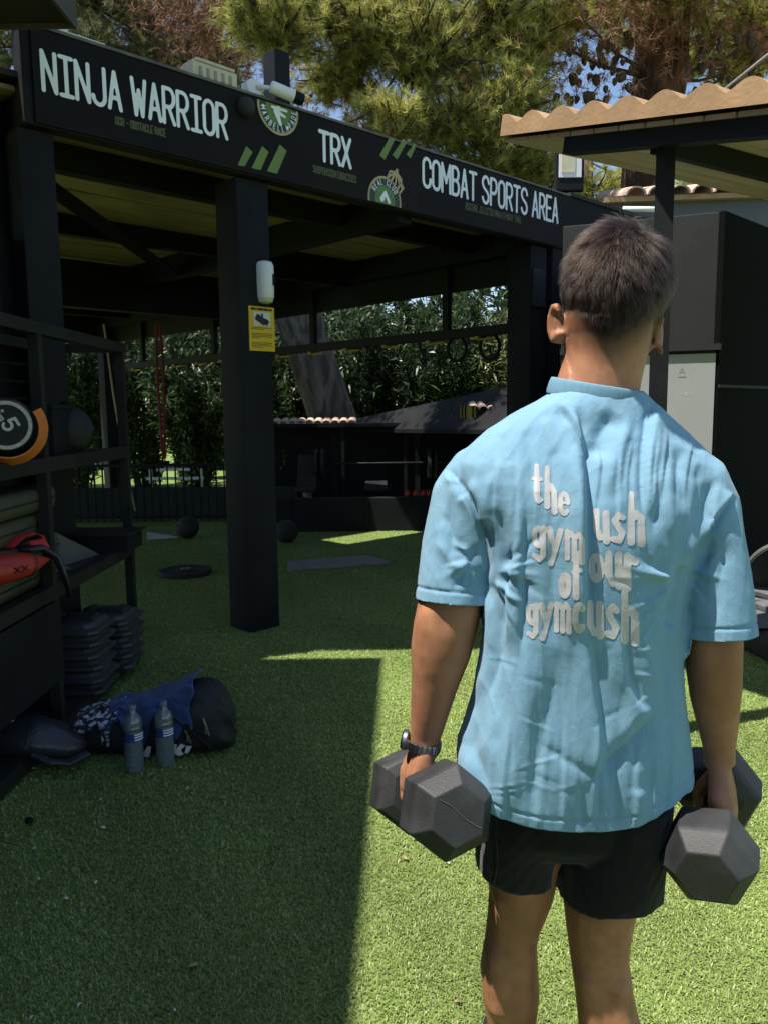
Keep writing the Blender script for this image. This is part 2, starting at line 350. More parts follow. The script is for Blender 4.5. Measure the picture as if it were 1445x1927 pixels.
def ring_text(txt, cu, cz, r_, a0, a1, hgt, inv, zlo, zhi):
    S = []; n = len(txt)
    for k, ch in enumerate(txt):
        if ch == ' ': continue
        a = R(a0+(a1-a0)*k/(n-1)); oc = Vector((cu+r_*math.cos(a), cz+r_*math.sin(a)))
        if not (zlo < oc.y-hgt*.3 and oc.y+hgt*.3 < zhi): continue
        up = Vector((-math.cos(a), -math.sin(a))) if inv else Vector((math.cos(a), math.sin(a))); rt = Vector((up.y, -up.x))
        for s in UP[ch]: S.append([tuple(oc+rt*(p[0]-.21)*hgt+up*(p[1]-.5)*hgt)+(hgt*.07,) for p in s])
    letters('lettering', S, LETW, ban, lambda x, yy: Vector((x, -.0215, yy)), .0028)
# roundel at the top edge, cut by the banner top
cu, cz = fx(524, 204); er = .155; zt = 3.27; zb = 2.84
disc('emblem_rim', cu, cz, er, GOLD, -.0165, zb, zt); disc('emblem_ring', cu, cz, er*.9, DGRN, -.018, zb, zt); disc('emblem_disc', cu, cz, er*.62, MGRN, -.0195, zb, zt)
ring_text('MARBELLA', cu, cz, er*.76, 190, 300, .034, True, zb, zt); ring_text('PADEL', cu, cz, er*.76, 315, 375, .034, True, zb, zt)
fg = [[(0, .03, .016), (-.02, -.02, .02), (.01, -.09, .011)], [(-.05, .05, .008), (0, .03, .01), (.06, .035, .008)], [(-.02, -.02, .014), (.045, -.04, .008)], [(0, .055, .012), (0, .058, .012)]]
letters('emblem_figure', [[(cu+a, min(cz+b, zt-.02), c) for a, b, c in s] for s in fg], LETW, ban, lambda x, y: Vector((x, -.0215, y)), .004)
for a in (186, 304):
    MB().lathe((cu+er*.76*math.cos(R(a)), -.0205, cz+er*.76*math.sin(R(a))), [(.009, 0), (.009, .0012)], 10, (0, -1, 0)).build('emblem_dot', LETW, ban)
# second roundel at the bottom edge with a crown
cu, cz = fx(724, 372); er = .16
cz = 2.845+.02
disc('emblem_rim', cu, cz, er, GOLD, -.0165, zb, zt); disc('emblem_ring', cu, cz, er*.9, DGRN, -.018, zb, zt); disc('emblem_disc', cu, cz, er*.6, MGRN, -.0195, zb, zt)
ring_text('REAL CLUB', cu, cz, er*.76, 150, 35, .036, False, zb, zt)
letters('emblem_figure', [[(cu-.03, zb+.03, .02), (cu, zb+.075, .012)], [(cu, zb+.075, .014), (cu+.035, zb+.02, .014)]], LETW, ban, lambda x, y: Vector((x, -.0215, y)), .004)
ku, kz = fx(738, 343); S = []
for k in range(-2, 3):
    b0 = Vector((ku+.02+k*.022, kz-.045-k*.012)); S.append([(b0.x, b0.y, .007), (b0.x+k*.016+.012, b0.y+.05, .008), (ku+.045, kz+.075, .007)])
S += [[(ku-.03, kz-.028, .009), (ku+.07, kz-.07, .009)], [(ku+.045, kz+.085, .014), (ku+.046, kz+.086, .014)], [(ku-.045, kz+.03, .006), (ku-.02, kz+.07, .007), (ku+.045, kz+.075, .006)], [(ku+.085, kz-.02, .006), (ku+.09, kz+.035, .007), (ku+.045, kz+.075, .006)]]
letters('emblem_crown', S, GOLD, ban, lambda x, y: Vector((x, -.0165, y)), .004)

# ---- things on the fascia and pillar
def on_shed(name, label, cat, u, v, z): return thing(name, label, cat, sw(u, v, z), SA)
t = on_shed('security_camera', 'white bullet security camera on top of the banner beside the black post', 'camera', .2, .05, 3.3)
MB().lathe((-.05, 0, .05), [(.055, 0), (.058, .01), (.05, .025), (.03, .03)], 20, (-.25, -1, .1)).build('mount_base', WHT, t, 40)
MB().box((-.06, .04, .03), (.07, .05, .11)).build('bracket', WHT, t)
MB().tube([(-.05, -.03, .05), (-.01, -.07, .05), (.03, -.09, .045)], .014, 10).build('arm', WHT, t, True)
MB().lathe((.0, -.1, .05), [(.01, 0), (.034, .005), (.036, .02), (.036, .15)], 20, (.93, -.3, -.22)).build('housing', WHT, t, 40)
MB().lathe((.14, -.145, .017), [(.036, 0), (.037, .03), (.034, .06), (.028, .062)], 20, (.93, -.3, -.22)).build('lens_hood', BLK2, t, 40)
t = on_shed('vent_block', 'cream block with slots lying on the banner top left of the camera', 'block', -.13, .1, 3.3)
MB().box((0, 0, .05), (.3, .14, .09), bev=.008).build('body', CREAM, t, 30); MB().box((0, 0, .105), (.26, .15, .018), bev=.004).build('lid', CREAM, t)
for k in range(5): MB().box((-.1+k*.05, -.072, .045), (.018, .006, .05)).build('slot', M('cream_slot', (.3, .27, .2), .8), t)
t = on_shed('junction_cover', 'small grey dome fixture hanging on the banner below the cream block', 'fixture', .03, -.02, 3.2)
MB().lathe((0, 0, 0), [(.055, 0), (.055, .03), (.03, .06), (.01, .065)], 16, (0, -1, -.3)).build('dome', GREYB, t, 40)
t = on_shed('gutter_bracket', 'pale metal gutter bracket at the far left end of the banner top', 'bracket', -1.02, .05, 3.3)
MB().box((0, 0, .035), (.05, .05, .07)).build('upright', WHT, t); MB().tube([(-.15, .02, .02), (-.03, .0, .03)], .022, 8).build('pipe_end', CREAM, t, True); MB().box((.12, 0, .012), (.2, .05, .02)).build('flashing', WHT, t)
def pil(px, py):                                           # on the pillar's front face
    d = ray(px, py); n = Vector((math.sin(SA), -math.cos(SA), 0)); q = SP - n*.05
    tt = q.dot(n)/d.dot(n); P = Vector((0, 0, CAMZ))+d*tt
    return (P-SP).dot(Vector((math.cos(SA), math.sin(SA), 0))), P.z
u, z = pil(498, 532)
t = on_shed('motion_sensor', 'white capsule shaped motion sensor on the middle pillar above the yellow notice', 'sensor', u, .05, z)
prof = [(.02, -.128), (.045, -.12), (.058, -.09), (.06, 0), (.06, .1), (.05, .122), (.025, .13)]
b = MB(); b.rings([[Vector((r_*.95*math.cos(a), -abs(r_*1.1*math.sin(a)) if math.sin(a) < 0 else 0.001*math.sin(a), zz)) for a in (2*math.pi*j/24 for j in range(24))] for r_, zz in prof]); b.build('body', WHT, t, 50)
MB().box((.024, -.064, .012), (.016, .01, .07), bev=.004).build('detector_window', BLK2, t)
b = MB(); b.rings([[Vector((r_*.96*math.cos(a), -abs(r_*1.12*math.sin(a)) if math.sin(a) < 0 else 0, zz)) for a in (2*math.pi*j/24 for j in range(24))] for r_, zz in ((.055, -.096), (.047, -.121), (.02, -.1295))]); b.build('lens', M('sensor_lens', (.62, .6, .45), .3), t, 50)
(u0, z0), (u1, z1) = pil(467, 575), pil(517, 662)
t = on_shed('notice_plate', 'yellow video surveillance notice with camera pictogram on the middle pillar', 'sign', (u0+u1)/2, .05, (z0+z1)/2)
hw, hh = (u1-u0)/2, (z0-z1)/2; ns = hh/.215
MB().box((0, -.004, 0), (2*hw, .006, 2*hh)).build('plate', YEL, t)
MB().box((0, -.008, .095*ns), (hw*1.3, .003, .135*ns)).build('pictogram_panel', M('notice_white', (.6, .6, .58), .5, .05), t)
INK = M('ink', (.02, .02, .02), .6)
letters('lettering', text_strokes('ZONA VIDEOVIGILADA', (.024*ns), hw*1.7, .0022), INK, t, lambda x, y: Vector((-hw*.85+x, -.0085, .178*ns+y)), .002)
MB().box((-.012, -.014, .088*ns), (.075, .01, .036), Matrix.Rotation(R(28), 3, 'Y')).build('pictogram_camera', INK, t)
MB().box((.03, -.014, .068*ns), (.03, .01, .03), Matrix.Rotation(R(28), 3, 'Y')).build('pictogram_camera', INK, t)
MB().box((0, -.013, .125*ns), (.008, .008, .045*ns)).build('pictogram_stem', INK, t)
for k, (zz, ww) in enumerate(((.01, .8), (-.004, .5), (-.045, .82), (-.06, .82), (-.075, .84), (-.09, .3), (-.135, .82), (-.15, .8), (-.165, .82), (-.18, .45))):
    b = MB(); x = -hw*.82
    while x < -hw*.82+hw*1.9*ww:
        l = random.uniform(.006, .017); b.box((x+l/2, -.0078, zz*ns), (l, .001, .004)); x += l+.004
    b.build('text_line', INK, t)
# ------------------------------------------------------------------ training rail along the far side
rail = thing('training_rail', 'long black rail hung below the shed roof with yellow strap anchors', 'rail', SP, SA)
bx('bar', (3.12, .35, 2.1), (3.2, 8.3, 2.19), BLK2, rail, bev=.008)
for v in (1.15, 3.2, 5.3, 7.3): bx('drop_post', (3.13, v-.035, 2.19), (3.19, v+.035, 2.8), BLK2, rail)
for k in range(12):
    v = .75+k*.62
    MB().box((3.16, v, 2.085), (.1, .05, .03)).box((3.16, v-.11, 2.07), (.06, .2, .014)).build('strap_anchor', M('yellow_strap', (.3, .24, .02), .6), rail)
for k, v in enumerate((.62, 1.02)):
    t = on_shed('gym_ring', ('black gymnastic ring hanging at the right end of the rail', 'black gymnastic ring hanging from the rail, left one of the two')[k], 'gym ring', 3.16, v, 2.0)
    MB().tube([(0, .115*math.cos(a), .115*math.sin(a)) for a in (2*math.pi*j/28 for j in range(28))], .016, 8, closed=True).build('hoop', BLK2, t, True)
    MB().box((0, 0, .14), (.004, .03, .1)).build('strap', BLK2, t)
t = thing('suspension_strap', 'dark red suspension strap hanging under the shed left of the middle pillar', 'strap', at(298, 612, 9.5))
for s in (-1, 1): MB().tube([(s*.02, 0, 0), (s*.035, 0, -.35), (s*.03, 0, -.9), (s*.01, 0, -1.55)], (.016), 6).build('webbing', M('red_web', (.16, .012, .015), .7), t)
MB().tube([(-.06, 0, -1.6), (.06, 0, -1.6)], .02, 8).build('handle', BLK2, t)
t = thing('climbing_rope', 'thin pale rope hanging behind the rack', 'rope', at(196, 610, 7.0))
MB().tube([(0, 0, 0), (.05, 0, -.6), (.12, 0, -1.2), (.19, 0, -1.62)], .009, 6).build('cord', M('rope', (.32, .28, .15), .8), t, True)
# ------------------------------------------------------------------ floor items under the shed
t = thing('weight_plate', 'dark round bumper plate lying on the turf left of the middle pillar', 'weight plate', gnd(350, 1080))
MB().lathe((0, 0, 0), [(.06, .0), (.215, 0), (.23, .012), (.23, .04), (.2, .046), (.17, .036), (.09, .036), (.07, .048), (.03, .048), (.028, .03)], 40).build('disc', RUB, t, 35)
MB().lathe((0, 0, .03), [(.045, 0), (.045, .021), (.026, .021), (.026, 0)], 24, cap=False).build('hub_ring', STEEL, t, 35)
for k, (px, py, l) in enumerate(((355, 1013, 'black slam ball lying on the turf left of the middle pillar'), (540, 1021, 'black slam ball half hidden behind the middle pillar'))):
    P = gnd(px, py); t = thing('slam_ball', l, 'ball', P)
    MB().ball((0, 0, .125), .125, 28).build('ball', RUB, t, True); MB().tube([(.126*math.cos(a), .126*math.sin(a)*.3, .125+.126*math.sin(a)*.95) for a in (2*math.pi*j/40 for j in range(40))], .003, 5, closed=True).build('seam', RUB, t, True)
b = MB(); q = [gnd(*p) for p in ((541, 1076), (735, 1062), (690, 1050), (541, 1062))]
b.add([p+Vector((0, 0, z)) for z in (.004, .03) for p in q], [(0, 1, 2, 3), (4, 5, 6, 7), (0, 1, 5, 4), (1, 2, 6, 5), (2, 3, 7, 6), (3, 0, 4, 7)])
tag(b.build('exercise_mat', MGRYF), 'flat grey exercise mat on the turf just right of the middle pillar', 'mat')
b = MB(); q = [gnd(*p) for p in ((277, 1016), (335, 1013), (277, 1004))]
b.add([p+Vector((0, 0, z)) for z in (.004, .02) for p in q], [(0, 1, 2), (3, 4, 5), (0, 1, 4, 3), (1, 2, 5, 4), (2, 0, 3, 5)])
tag(b.build('folded_mat', M('mat_pale', (.42, .43, .43), .8)), 'pale triangular corner of a folded mat beside the slam ball', 'mat')
def half_tile(b, c, r_, ln, tilt):                         # barrel roof tile, open below
    o = [(r_*math.cos(math.pi*j/8), r_*.8*math.sin(math.pi*j/8)) for j in range(9)]; i_ = [(x*.84, z*.84-.002) for x, z in reversed(o)]
    return b.prism(o+i_, ln, Matrix.Rotation(tilt, 3, 'X'), c)
# ------------------------------------------------------------------ behind the shed
rl = thing('railing_fence', 'black railing with thin upright bars at the back of the shed', 'fence', (-3.1, 10.3, 0))
x = -1.9
while x < 1.75: MB().box((x, 0, .38), (.018, .018, .74)).build('bar', BLK2, rl); x += .105
for z in (.06, .74): MB().box((-.08, 0, z), (3.7, .03, .035)).build('rail', BLK2, rl)
wb = thing('windbreak_panel', 'dark green windbreak panel behind the black railing', 'panel', (-3.1, 10.55, 0))
MB().box((0, 0, .22), (3.9, .02, .42)).build('mesh_sheet', M('windbreak', (.03, .04, .03), .9, .3, 20, .3, 120), wb)
for x in (-1.9, 0, 1.9): MB().box((x, .025, .24), (.03, .03, .48)).build('stake', BLK2, wb)
wf = thing('white_bench', 'short sunlit white slatted bench seen through the black railing', 'bench', (-3.15, 12.1, 0))
for z, y0, x0, x1 in ((.42, 0, -.45, .42), (.24, 0, -.45, .1), (.06, 0, -.4, .42), (.55, .05, -.3, .2)): MB().box(((x0+x1)/2, y0, z), (x1-x0, .05, .04)).build('slat', WHT, wf)
for x in (-.4, .37): MB().box((x, .05, .28), (.04, .05, .56)).build('upright', WHT, wf)
lw = thing('low_wall', 'low black wall behind the sunlit strip of turf', 'wall', (-.2, 9.35, 0))
MB().box((.3, 0, .2), (2.9, .1, .4), bev=.01).build('panel', BLK, lw)
for x in (-.9, 0., .9): MB().box((x, -.06, .2), (.03, .02, .4)).build('seam', BLK2, lw)
# dark gym bay behind the low wall
bay = thing('equipment_bay', 'dark equipment bay behind the low black wall', 'shed', (0, 11.8, 0))
MB().box((.2, .5, .62), (4.6, .08, 1.24)).build('back_wall', BLK, bay); MB().box((.2, -.2, 1.22), (4.6, 1.5, .05)).build('roof', BLK2, bay)
for x in (-2.0, -.55, .3, 1.4): MB().box((x, -.9, .6), (.045, .045, 1.2)).build('post', BLK2, bay)
for k in range(13):
    x = -1.8+k*.115; b = MB()
    half_tile(b, Vector((x, -.95, 1.245)), .057, .25, .15); b.build('roof_tile', M('clay_tile', (.6, .42, .33), .8, .2, 9), bay)
pr = thing('power_rack', 'black power rack with a loaded barbell in the dark bay', 'rack', (-.1, 10.6, 0))
for x in (-.55, .55):
    for y in (0, .5): MB().box((x, y, .55), (.06, .06, 1.1)).build('upright', BLK2, pr)
MB().tube([(-.95, -.04, .72), (.95, -.04, .72)], .014, 8).build('barbell', RUB, pr, True)
for x in (-.78, -.7, .7, .78): MB().lathe((x-.02, -.04, .72), [(.02, 0), (.2, 0), (.2, .04), (.02, .04)], 24, (1, 0, 0)).build('plate', RUB, pr, 35)
MB().box((0, .1, .42), (.3, .9, .07), bev=.02).build('bench_pad', RUB, pr)
b = thing('weight_bench', 'inclined grey padded bench in the dark bay', 'bench', (-1.0, 10.5, 0))
MB().box((0, 0, .62), (.26, .07, .5), Matrix.Rotation(R(-35), 3, 'X'), bev=.02).build('back_pad', RUB, b); MB().box((0, -.3, .42), (.26, .3, .06), bev=.02).build('seat', RUB, b)
for y in (-.35, .25): MB().box((0, y, .2), (.06, .05, .4)).build('leg', STEEL, b)
for k, px in enumerate((767, 781, 796, 806)):
    t = thing('kettlebell', ('leftmost', 'second from the left', 'third from the left', 'rightmost')[k]+' of the four small red kettlebells on the low black wall', 'kettlebell', at(px, 953, 9.35), group='red kettlebells on the low wall')
    t.location.z = .4; MB().ball((0, 0, .03), .032, 12).build('bell', RED, t, True); MB().tube([(-.02, 0, .05), (-.02, 0, .075), (.02, 0, .075), (.02, 0, .05)], .006, 6).build('handle', RED, t)
# black sloping awning
aw = thing('sloped_awning', 'black sloping awning roof behind the shed with a yellow sign', 'awning', at(860, 800, 9.0))
o = aw.location; q = [at(585, 812, 13.0), at(990, 818, 8.6), at(1120, 700, 8.6), at(1000, 742, 12.5)]
b = MB(); b.add([p-o for p in q]+[p-o+Vector((0, 0, .05)) for p in q], [(0, 1, 2, 3), (4, 5, 6, 7), (0, 1, 5, 4), (1, 2, 6, 5), (2, 3, 7, 6), (3, 0, 4, 7)]); b.build('sheet', BLK, aw)
p0 = at(880, 775, 8.45); t = thing('yellow_board', 'small yellow board with black bars hanging beside the awning', 'sign', p0)
MB().box((0, 0, 0), (.16, .02, .13)).build('board', M('board_yellow', (.5, .4, .05), .6), t)
for x in (-.065, -.03, .05): MB().box((x, -.012, 0), (.016, .006, .13)).build('bar', BLK2, t)
t = thing('tile_row', 'short row of sunlit clay roof tiles right of the yellow board', 'roof tiles', at(925, 770, 9.5))
for k in range(5): half_tile(MB(), Vector((-.2+k*.1, 0, 0)), .05, .3, .2).build('tile', MATS['clay_tile'], t)
# ------------------------------------------------------------------ porch roof and wall on the left
po = thing('porch', 'dark flat porch roof reaching in at the upper left', 'porch', (-1.9, 2.0, 0))
def pw(x, y, z): return (x+1.9, y-2.0, z)
bx('roof', pw(-5.0, -9, 3.16), pw(-1.375, 3.835, 3.27), M('porch_dark', (.02, .016, .013), .7, .2), po)
UPZ = 4.6; sx_, sy_ = SUN_TO.x/-SUN_TO.z*UPZ, SUN_TO.y/-SUN_TO.z*UPZ; ue = [(-.05-sx_, 4.44-sy_), (-.13-sx_, 1.2-sy_), (-.25-sx_, -5)]
b = MB(); q = [(-6, -5), (ue[2][0], -5), ue[1], ue[0], (-6, ue[0][1])]; b.add([pw(x, y, z) for z in (UPZ, UPZ+.1) for x, y in q], [(4, 3, 2, 1, 0), (5, 6, 7, 8, 9)]+[(i, (i+1) % 5, 5+(i+1) % 5, 5+i) for i in range(5)]); b.build('unseen_shade_roof', MATS['porch_dark'], po)  # extra roof added above the view, shaped to cast the turf's shadow edge
bx('edge_trim', pw(-1.378, -9, 3.14), pw(-1.36, 3.85, 3.29), M('porch_trim', (.06, .05, .04), .6), po); bx('edge_trim', pw(-5.0, 3.835, 3.14), pw(-1.378, 3.85, 3.29), M('porch_trim', (.06, .05, .04), .6), po)
bx('column', pw(-2.05, 4.2, 0), pw(-1.93, 4.32, 3.1), BLK, po); bx('wall', pw(-2.05, -9, 0), pw(-1.9, 4.35, 2.3), BLK, po)
bx('wall', pw(-5.0, 2.3, 0), pw(-2.06, 2.4, 2.79), BLK, po)
sd = SUN_TO*(5.2/-SUN_TO.z); sq = [(-1.9, 4.6), (1.05, 4.6), (1.05, 5.7), (-1.9, 5.7)]; so_ = Vector((-1.2, 3.2, 5.2))
t = thing('shade_blocker', 'dark sheet added out of view above the shed front to shade the turf', 'shade blocker', so_)  # added above the view only to block sun in front of the shed
q = [Vector((x-sd.x, y-sd.y, 5.2))-so_ for x, y in sq]; b = MB(); b.add(q+[p+Vector((0, 0, .012)) for p in q], [(0, 1, 2, 3), (4, 5, 6, 7), (0, 1, 5, 4), (1, 2, 6, 5), (2, 3, 7, 6), (3, 0, 4, 7)]); b.build('blocker_sheet', GREYB, t)
for p in q: MB().tube([p, p+Vector((p.x*.6, p.y*.6, .15))], .006, 6).build('cord', BLK2, t)
# ------------------------------------------------------------------ right canopy
T0, R0, S0 = at(940, 256, 3.9), at(1445, 194, 2.8), at(1445, 385, 5.5)
cx_ = (R0-T0).normalized(); cy0 = (S0-T0); cz_ = cx_.cross(cy0).normalized(); cy_ = cz_.cross(cx_)
cn = thing('canopy', 'tan corrugated canopy roof with a dark steel post right of the man', 'canopy', T0); cn.rotation_euler = Matrix((cx_, cy_, cz_)).transposed().to_euler()
L_, D_ = 2.4, 3.6; n = 190; pit = .178
top = [(L_*i/n, .05+.042*abs(math.cos(math.pi*(L_*i/n-.02)/pit))**1.3*1.0) for i in range(n+1)]
b = MB(); k = n+1
lo = [(x, 0, .0) for x, z in top]; hi = [(x, 0, z) for x, z in top]; lo2 = [(x, D_, 0) for x, z in top]; hi2 = [(x, D_, z) for x, z in top]
b.add(lo+hi+lo2+hi2, [(i, i+1, k+i+1, k+i) for i in range(n)]+[(k+i, k+i+1, 3*k+i+1, 3*k+i) for i in range(n)]+[(2*k+i, 3*k+i, 3*k+i+1, 2*k+i+1) for i in range(n)]+[(0, k, 3*k, 2*k), (n, 2*k+n, 3*k+n, k+n)])
b.build('corrugated_sheet', TERRA, cn, 40)
for j in range(18): MB().box(((j+.5)*L_/18, D_/2+.02, -.012), (L_/18-.012, D_-.06, .018)).build('soffit_plank', SOFF, cn)
bx('edge_beam', (.36, .06, -.088), (L_, .13, -.022), BLK2, cn)
bx('cross_beam', (.78, .13, -.105), (.84, D_, -.022), BLK2, cn); bx('tie_beam', (1.0, 1.1, -.13), (L_, 1.18, -.022), BLK2, cn)
PT = at(1254, 240, 3.32); PB = Vector((PT.x, PT.y, 0))
mi = Matrix((cx_, cy_, cz_)); h = PT.z
cr_ = [mi @ (Vector((PT.x, PT.y, 0))+rotz(R(-20)) @ Vector((sx*.036, sy*.036, zz))-T0) for zz in (0, PT.z+.01) for sx, sy in ((-1, -1), (1, -1), (1, 1), (-1, 1))]
MB().add(cr_, [(0, 1, 2, 3), (4, 5, 6, 7), (0, 1, 5, 4), (1, 2, 6, 5), (2, 3, 7, 6), (3, 0, 4, 7)]).build('post', BLK, cn)
# ------------------------------------------------------------------ black container with white panel
KC = Vector((2.17, 5.2, 0)); ka = math.atan2(-.37, .93)
ct = thing('storage_container', 'tall black storage unit with a white lower panel behind the man', 'container', KC, ka)
bx('body', (-1.02, .02, -.02), (0, 2.2, 2.64), GREYB, ct, bev=.006)
# right-hand dark wing receding
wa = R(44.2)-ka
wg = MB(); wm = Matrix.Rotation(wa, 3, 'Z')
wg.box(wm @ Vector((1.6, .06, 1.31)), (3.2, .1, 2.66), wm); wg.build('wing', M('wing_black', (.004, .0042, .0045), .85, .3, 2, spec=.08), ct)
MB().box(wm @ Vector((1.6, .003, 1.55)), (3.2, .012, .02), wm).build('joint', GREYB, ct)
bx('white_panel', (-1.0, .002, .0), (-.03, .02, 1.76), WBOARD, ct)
bx('ledge', (-1.02, -.02, 1.78), (-.0, .02, 1.82), GREYB, ct); bx('ledge_gap_strip', (-1.02, -.004, 1.76), (-.03, .02, 1.78), BLK2, ct)  # black strip filling the joint under the ledge
PALE = M('faint_print', (.25, .26, .27), .5); PALE2 = M('faint_white_print', (.42, .43, .44), .5)
letters('lettering', text_strokes('MIC', .028, .09, .004), PALE2, ct, lambda x, y: Vector((-.42+x, .0012, 1.49+y)), .003)
letters('lettering', text_strokes('NO', .028, .065, .004), PALE2, ct, lambda x, y: Vector((-.235+x, .0012, 1.49+y)), .003)
letters('lettering', text_strokes('A', .045, .04, .003), PALE, ct, lambda x, y: Vector((-.25+x, .0012, 1.63+y)), .003)
MB().box((-.23, .0015, 1.615), (.05, .002, .004)).build('underline', PALE, ct)
# floodlight behind the banner's right end
t = thing('floodlight', 'black framed floodlight with a pale front behind the right end of the banner', 'floodlight', at(1072, 320, 8.0))
MB().box((0, .04, 0), (.27, .08, .38), bev=.012).build('case', BLK2, t); MB().box((.0, -.003, .05), (.22, .01, .24), bev=.004).build('lens', WHT, t); MB().box((-.02, -.011, .06), (.13, .006, .17)).build('led_plate', M('led', (.6, .55, .36), .4), t)
MB().box((0, .06, -.45), (.06, .05, .56)).build('stem', BLK2, t)
# parapet running on from the shed, then grey building with tiles
pp = thing('parapet', 'dark rendered parapet running on to the right of the banner', 'wall', sw(3.5, 0, 0), SA)
bx('render', (-.22, .02, 0), (1.95, .22, 3.3), BLK, pp); bx('seam', (.0, .03, 2.85), (.03, .05, 3.31), M('chipped_seam', (.4, .38, .33), .8, .8, 25), pp)
bx('coping', (.02, .0, 3.3), (1.97, .24, 3.33), GREYB, pp)
fb = thing('rendered_building', 'grey rendered building with a clay tiled edge at the far right', 'building', (5.3, 10.0, 0))
MB().box((.3, 1.5, 1.96), (5.2, 3, 3.92), rotz(R(-6))).build('wall', M('grey_render', (.11, .115, .125), .85, .12, 2, .3, 40), fb)
b0 = MB().box((.3, 1.5, 3.95), (5.4, 3.2, .06), rotz(R(-6))).build('eave', TERRA, fb)
for k in range(20):
    p = rotz(R(-6)) @ Vector((-2.35+k*.26, -.1, 0)); half_tile(MB(), p+Vector((.15, -.05, 3.98)), .128, 1.4, .22).build('roof_tile', MATS['clay_tile'], fb)
t = thing('pale_pipe', 'pale pipe lying along the parapet below the pine trunk', 'pipe', at(1215, 393, 9.0)); MB().tube([(-.25, 0, .0), (.25, 0, -.01)], .03, 10).build('tube', WHT, t, True)
cb = MB(); pa, pb = at(1350, 178, 8.5), at(1470, 82, 6.5); tag(cb.tube([pa.lerp(pb, i/8) for i in range(9)], .014, 6).build('overhead_cable', M('cable', (.4, .38, .34), .6)), 'pale cable rising above the canopy at the upper right', 'cable')
# rubber tiles at the right edge
PLN = thing('rubber_plinth', 'low black rubber edged platform at the right edge of the turf', 'platform', (2.85, 4.95, 0), R(8))
MB().box((0, 0, .055), (1.6, 1.2, .11), bev=.01).build('edge', RUB, PLN)
TG = M('rubber_tile_grey', (.11, .11, .115), .75, .2, 12, .4, 200)
for k, (x, y, z, rx, ry) in enumerate(((2.3, 4.75, .135, .0, 2), (2.55, 4.9, .18, 2, -3), (2.4, 5.15, .17, -3, 1), (2.75, 4.7, .138, 1, 0), (2.62, 5.05, .24, 6, -8))):
    t = thing('rubber_tile', ('grey rubber tile flat at the left corner of the platform', 'grey rubber tile slightly tilted over the left corner tile', 'grey rubber tile at the back of the platform', 'grey rubber tile flat at the front right of the platform', 'topmost tilted grey rubber tile on the platform')[k], 'rubber tile', (x, y, z)); t.rotation_euler = (R(rx), R(ry), R(8+k*7))
    MB().box((0, 0, 0), (.42, .36, .035), bev=.006).build('slab', TG, t)
t = thing('bumper_plate', 'black bumper plate leaning on the rubber tiles at the right edge', 'weight plate', (2.55, 5.0, .36)); t.rotation_euler = (R(-62), R(20), 0)
MB().lathe((0, 0, 0), [(.03, 0), (.22, 0), (.225, .015), (.225, .045), (.19, .05), (.16, .04), (.06, .04), (.03, .05)], 40).build('disc', RUB, t, 35)
MB().lathe((0, 0, .0), [(.228, .01), (.231, .02), (.231, .03), (.228, .04)], 40, cap=False).build('rim', GRYM, t, True)
# ------------------------------------------------------------------ storage rack along the left wall
XF, XB = -1.41, -1.84
rk = thing('storage_rack', 'black steel storage rack of training gear along the left wall', 'rack', (XF, 3.0, 0))
def rb(name, lo, hi, m=BLK2, bev=0.0): return bx(name, Vector(lo)-Vector((XF, 3, 0)), Vector(hi)-Vector((XF, 3, 0)), m, rk, bev)
RAIL = M('rack_steel', (0.017, 0.018, 0.016), 0.6, 0.3, 6, 0.1, 120, spec=0.2)
for y in (4.43, 3.36, 2.05):
    for x in (XF-.025, XB+.025): rb('post', (x-.022, y-.022, 0), (x+.022, y+.022, 1.76), RAIL)
for x in (XF-.025, XB+.025): rb('top_rail', (x-.026, .9, 1.745), (x+.026, 4.46, 1.795), RAIL)
rb('top_rail', (XB, 4.41, 1.747), (XF-.05, 4.45, 1.793), RAIL)
for z in (1.2, .655, .045):
    rb('shelf', (XB+.05, .9, z), (XF-.05, 4.42, z+.025), M('shelf_board', (.03, .022, .018), .6, .3, 4), 0)
    for x in (XF-.025, XB+.025): rb('shelf_rail', (x-.0235, .92, z-.025), (x+.0235, 4.455, z+.035), RAIL)
rb('front_panel', (XF-.012, .9, .27), (XF, 3.39, .62), BLK)
rb('side_panel', (XB+.05, 3.38, .085), (XF-.05, 3.4, .62), BLK)
for k in range(5): rb('guard_bar', (XB+.01, 3.5, 1.32+k*.085), (XB+.025, 4.4, 1.332+k*.085))
def px_on(px, py, X):                                      # point on the plane x = X
    d = ray(px, py); return Vector((0, 0, CAMZ))+d*(X/d.x)
# 5 KG weight bag
P = px_on(12, 800, -1.40); t = thing('weight_bag', 'round black 5 KG weight bag with orange webbing on the middle shelf', 'weight bag', P, R(24)); t.scale = (.82, .82, .82)
b = MB(); b.lathe((0, -.03, 0), [(.03, 0), (.112, 0), (.122, .02), (.124, .09), (.105, .12), (.03, .125)], 36, (0, 1, 0)); b.build('body', VINYL, t, 40)
b = MB(); b.rings([[Vector((r_*math.cos(a), y, r_*math.sin(a))) for a in (2*math.pi*j/40 for j in range(40))] for r_, y in ((.093, -.032), (.109, -.032), (.109, -.0365), (.093, -.0365))], closed=True); b.build('face_ring', M('cream_ring', (.42, .4, .33), .6, .3, 90), t)
MB().lathe((0, -.03, 0), [(.09, 0), (.09, .004), (.01, .004)], 36, (0, -1, 0)).build('face_disc', RUB, t)
ang = R(-62)
def fr5(x, y): return Vector((x*math.cos(ang)-y*math.sin(ang), -.0365, x*math.sin(ang)+y*math.cos(ang)))
letters('lettering', [[(a+.0-.02, bb-.02, c) for a, bb, c in s] for s in text_strokes('5', .075, .05, .0065)], M('print_cream', (.45, .44, .4), .6), t, fr5, .0025)
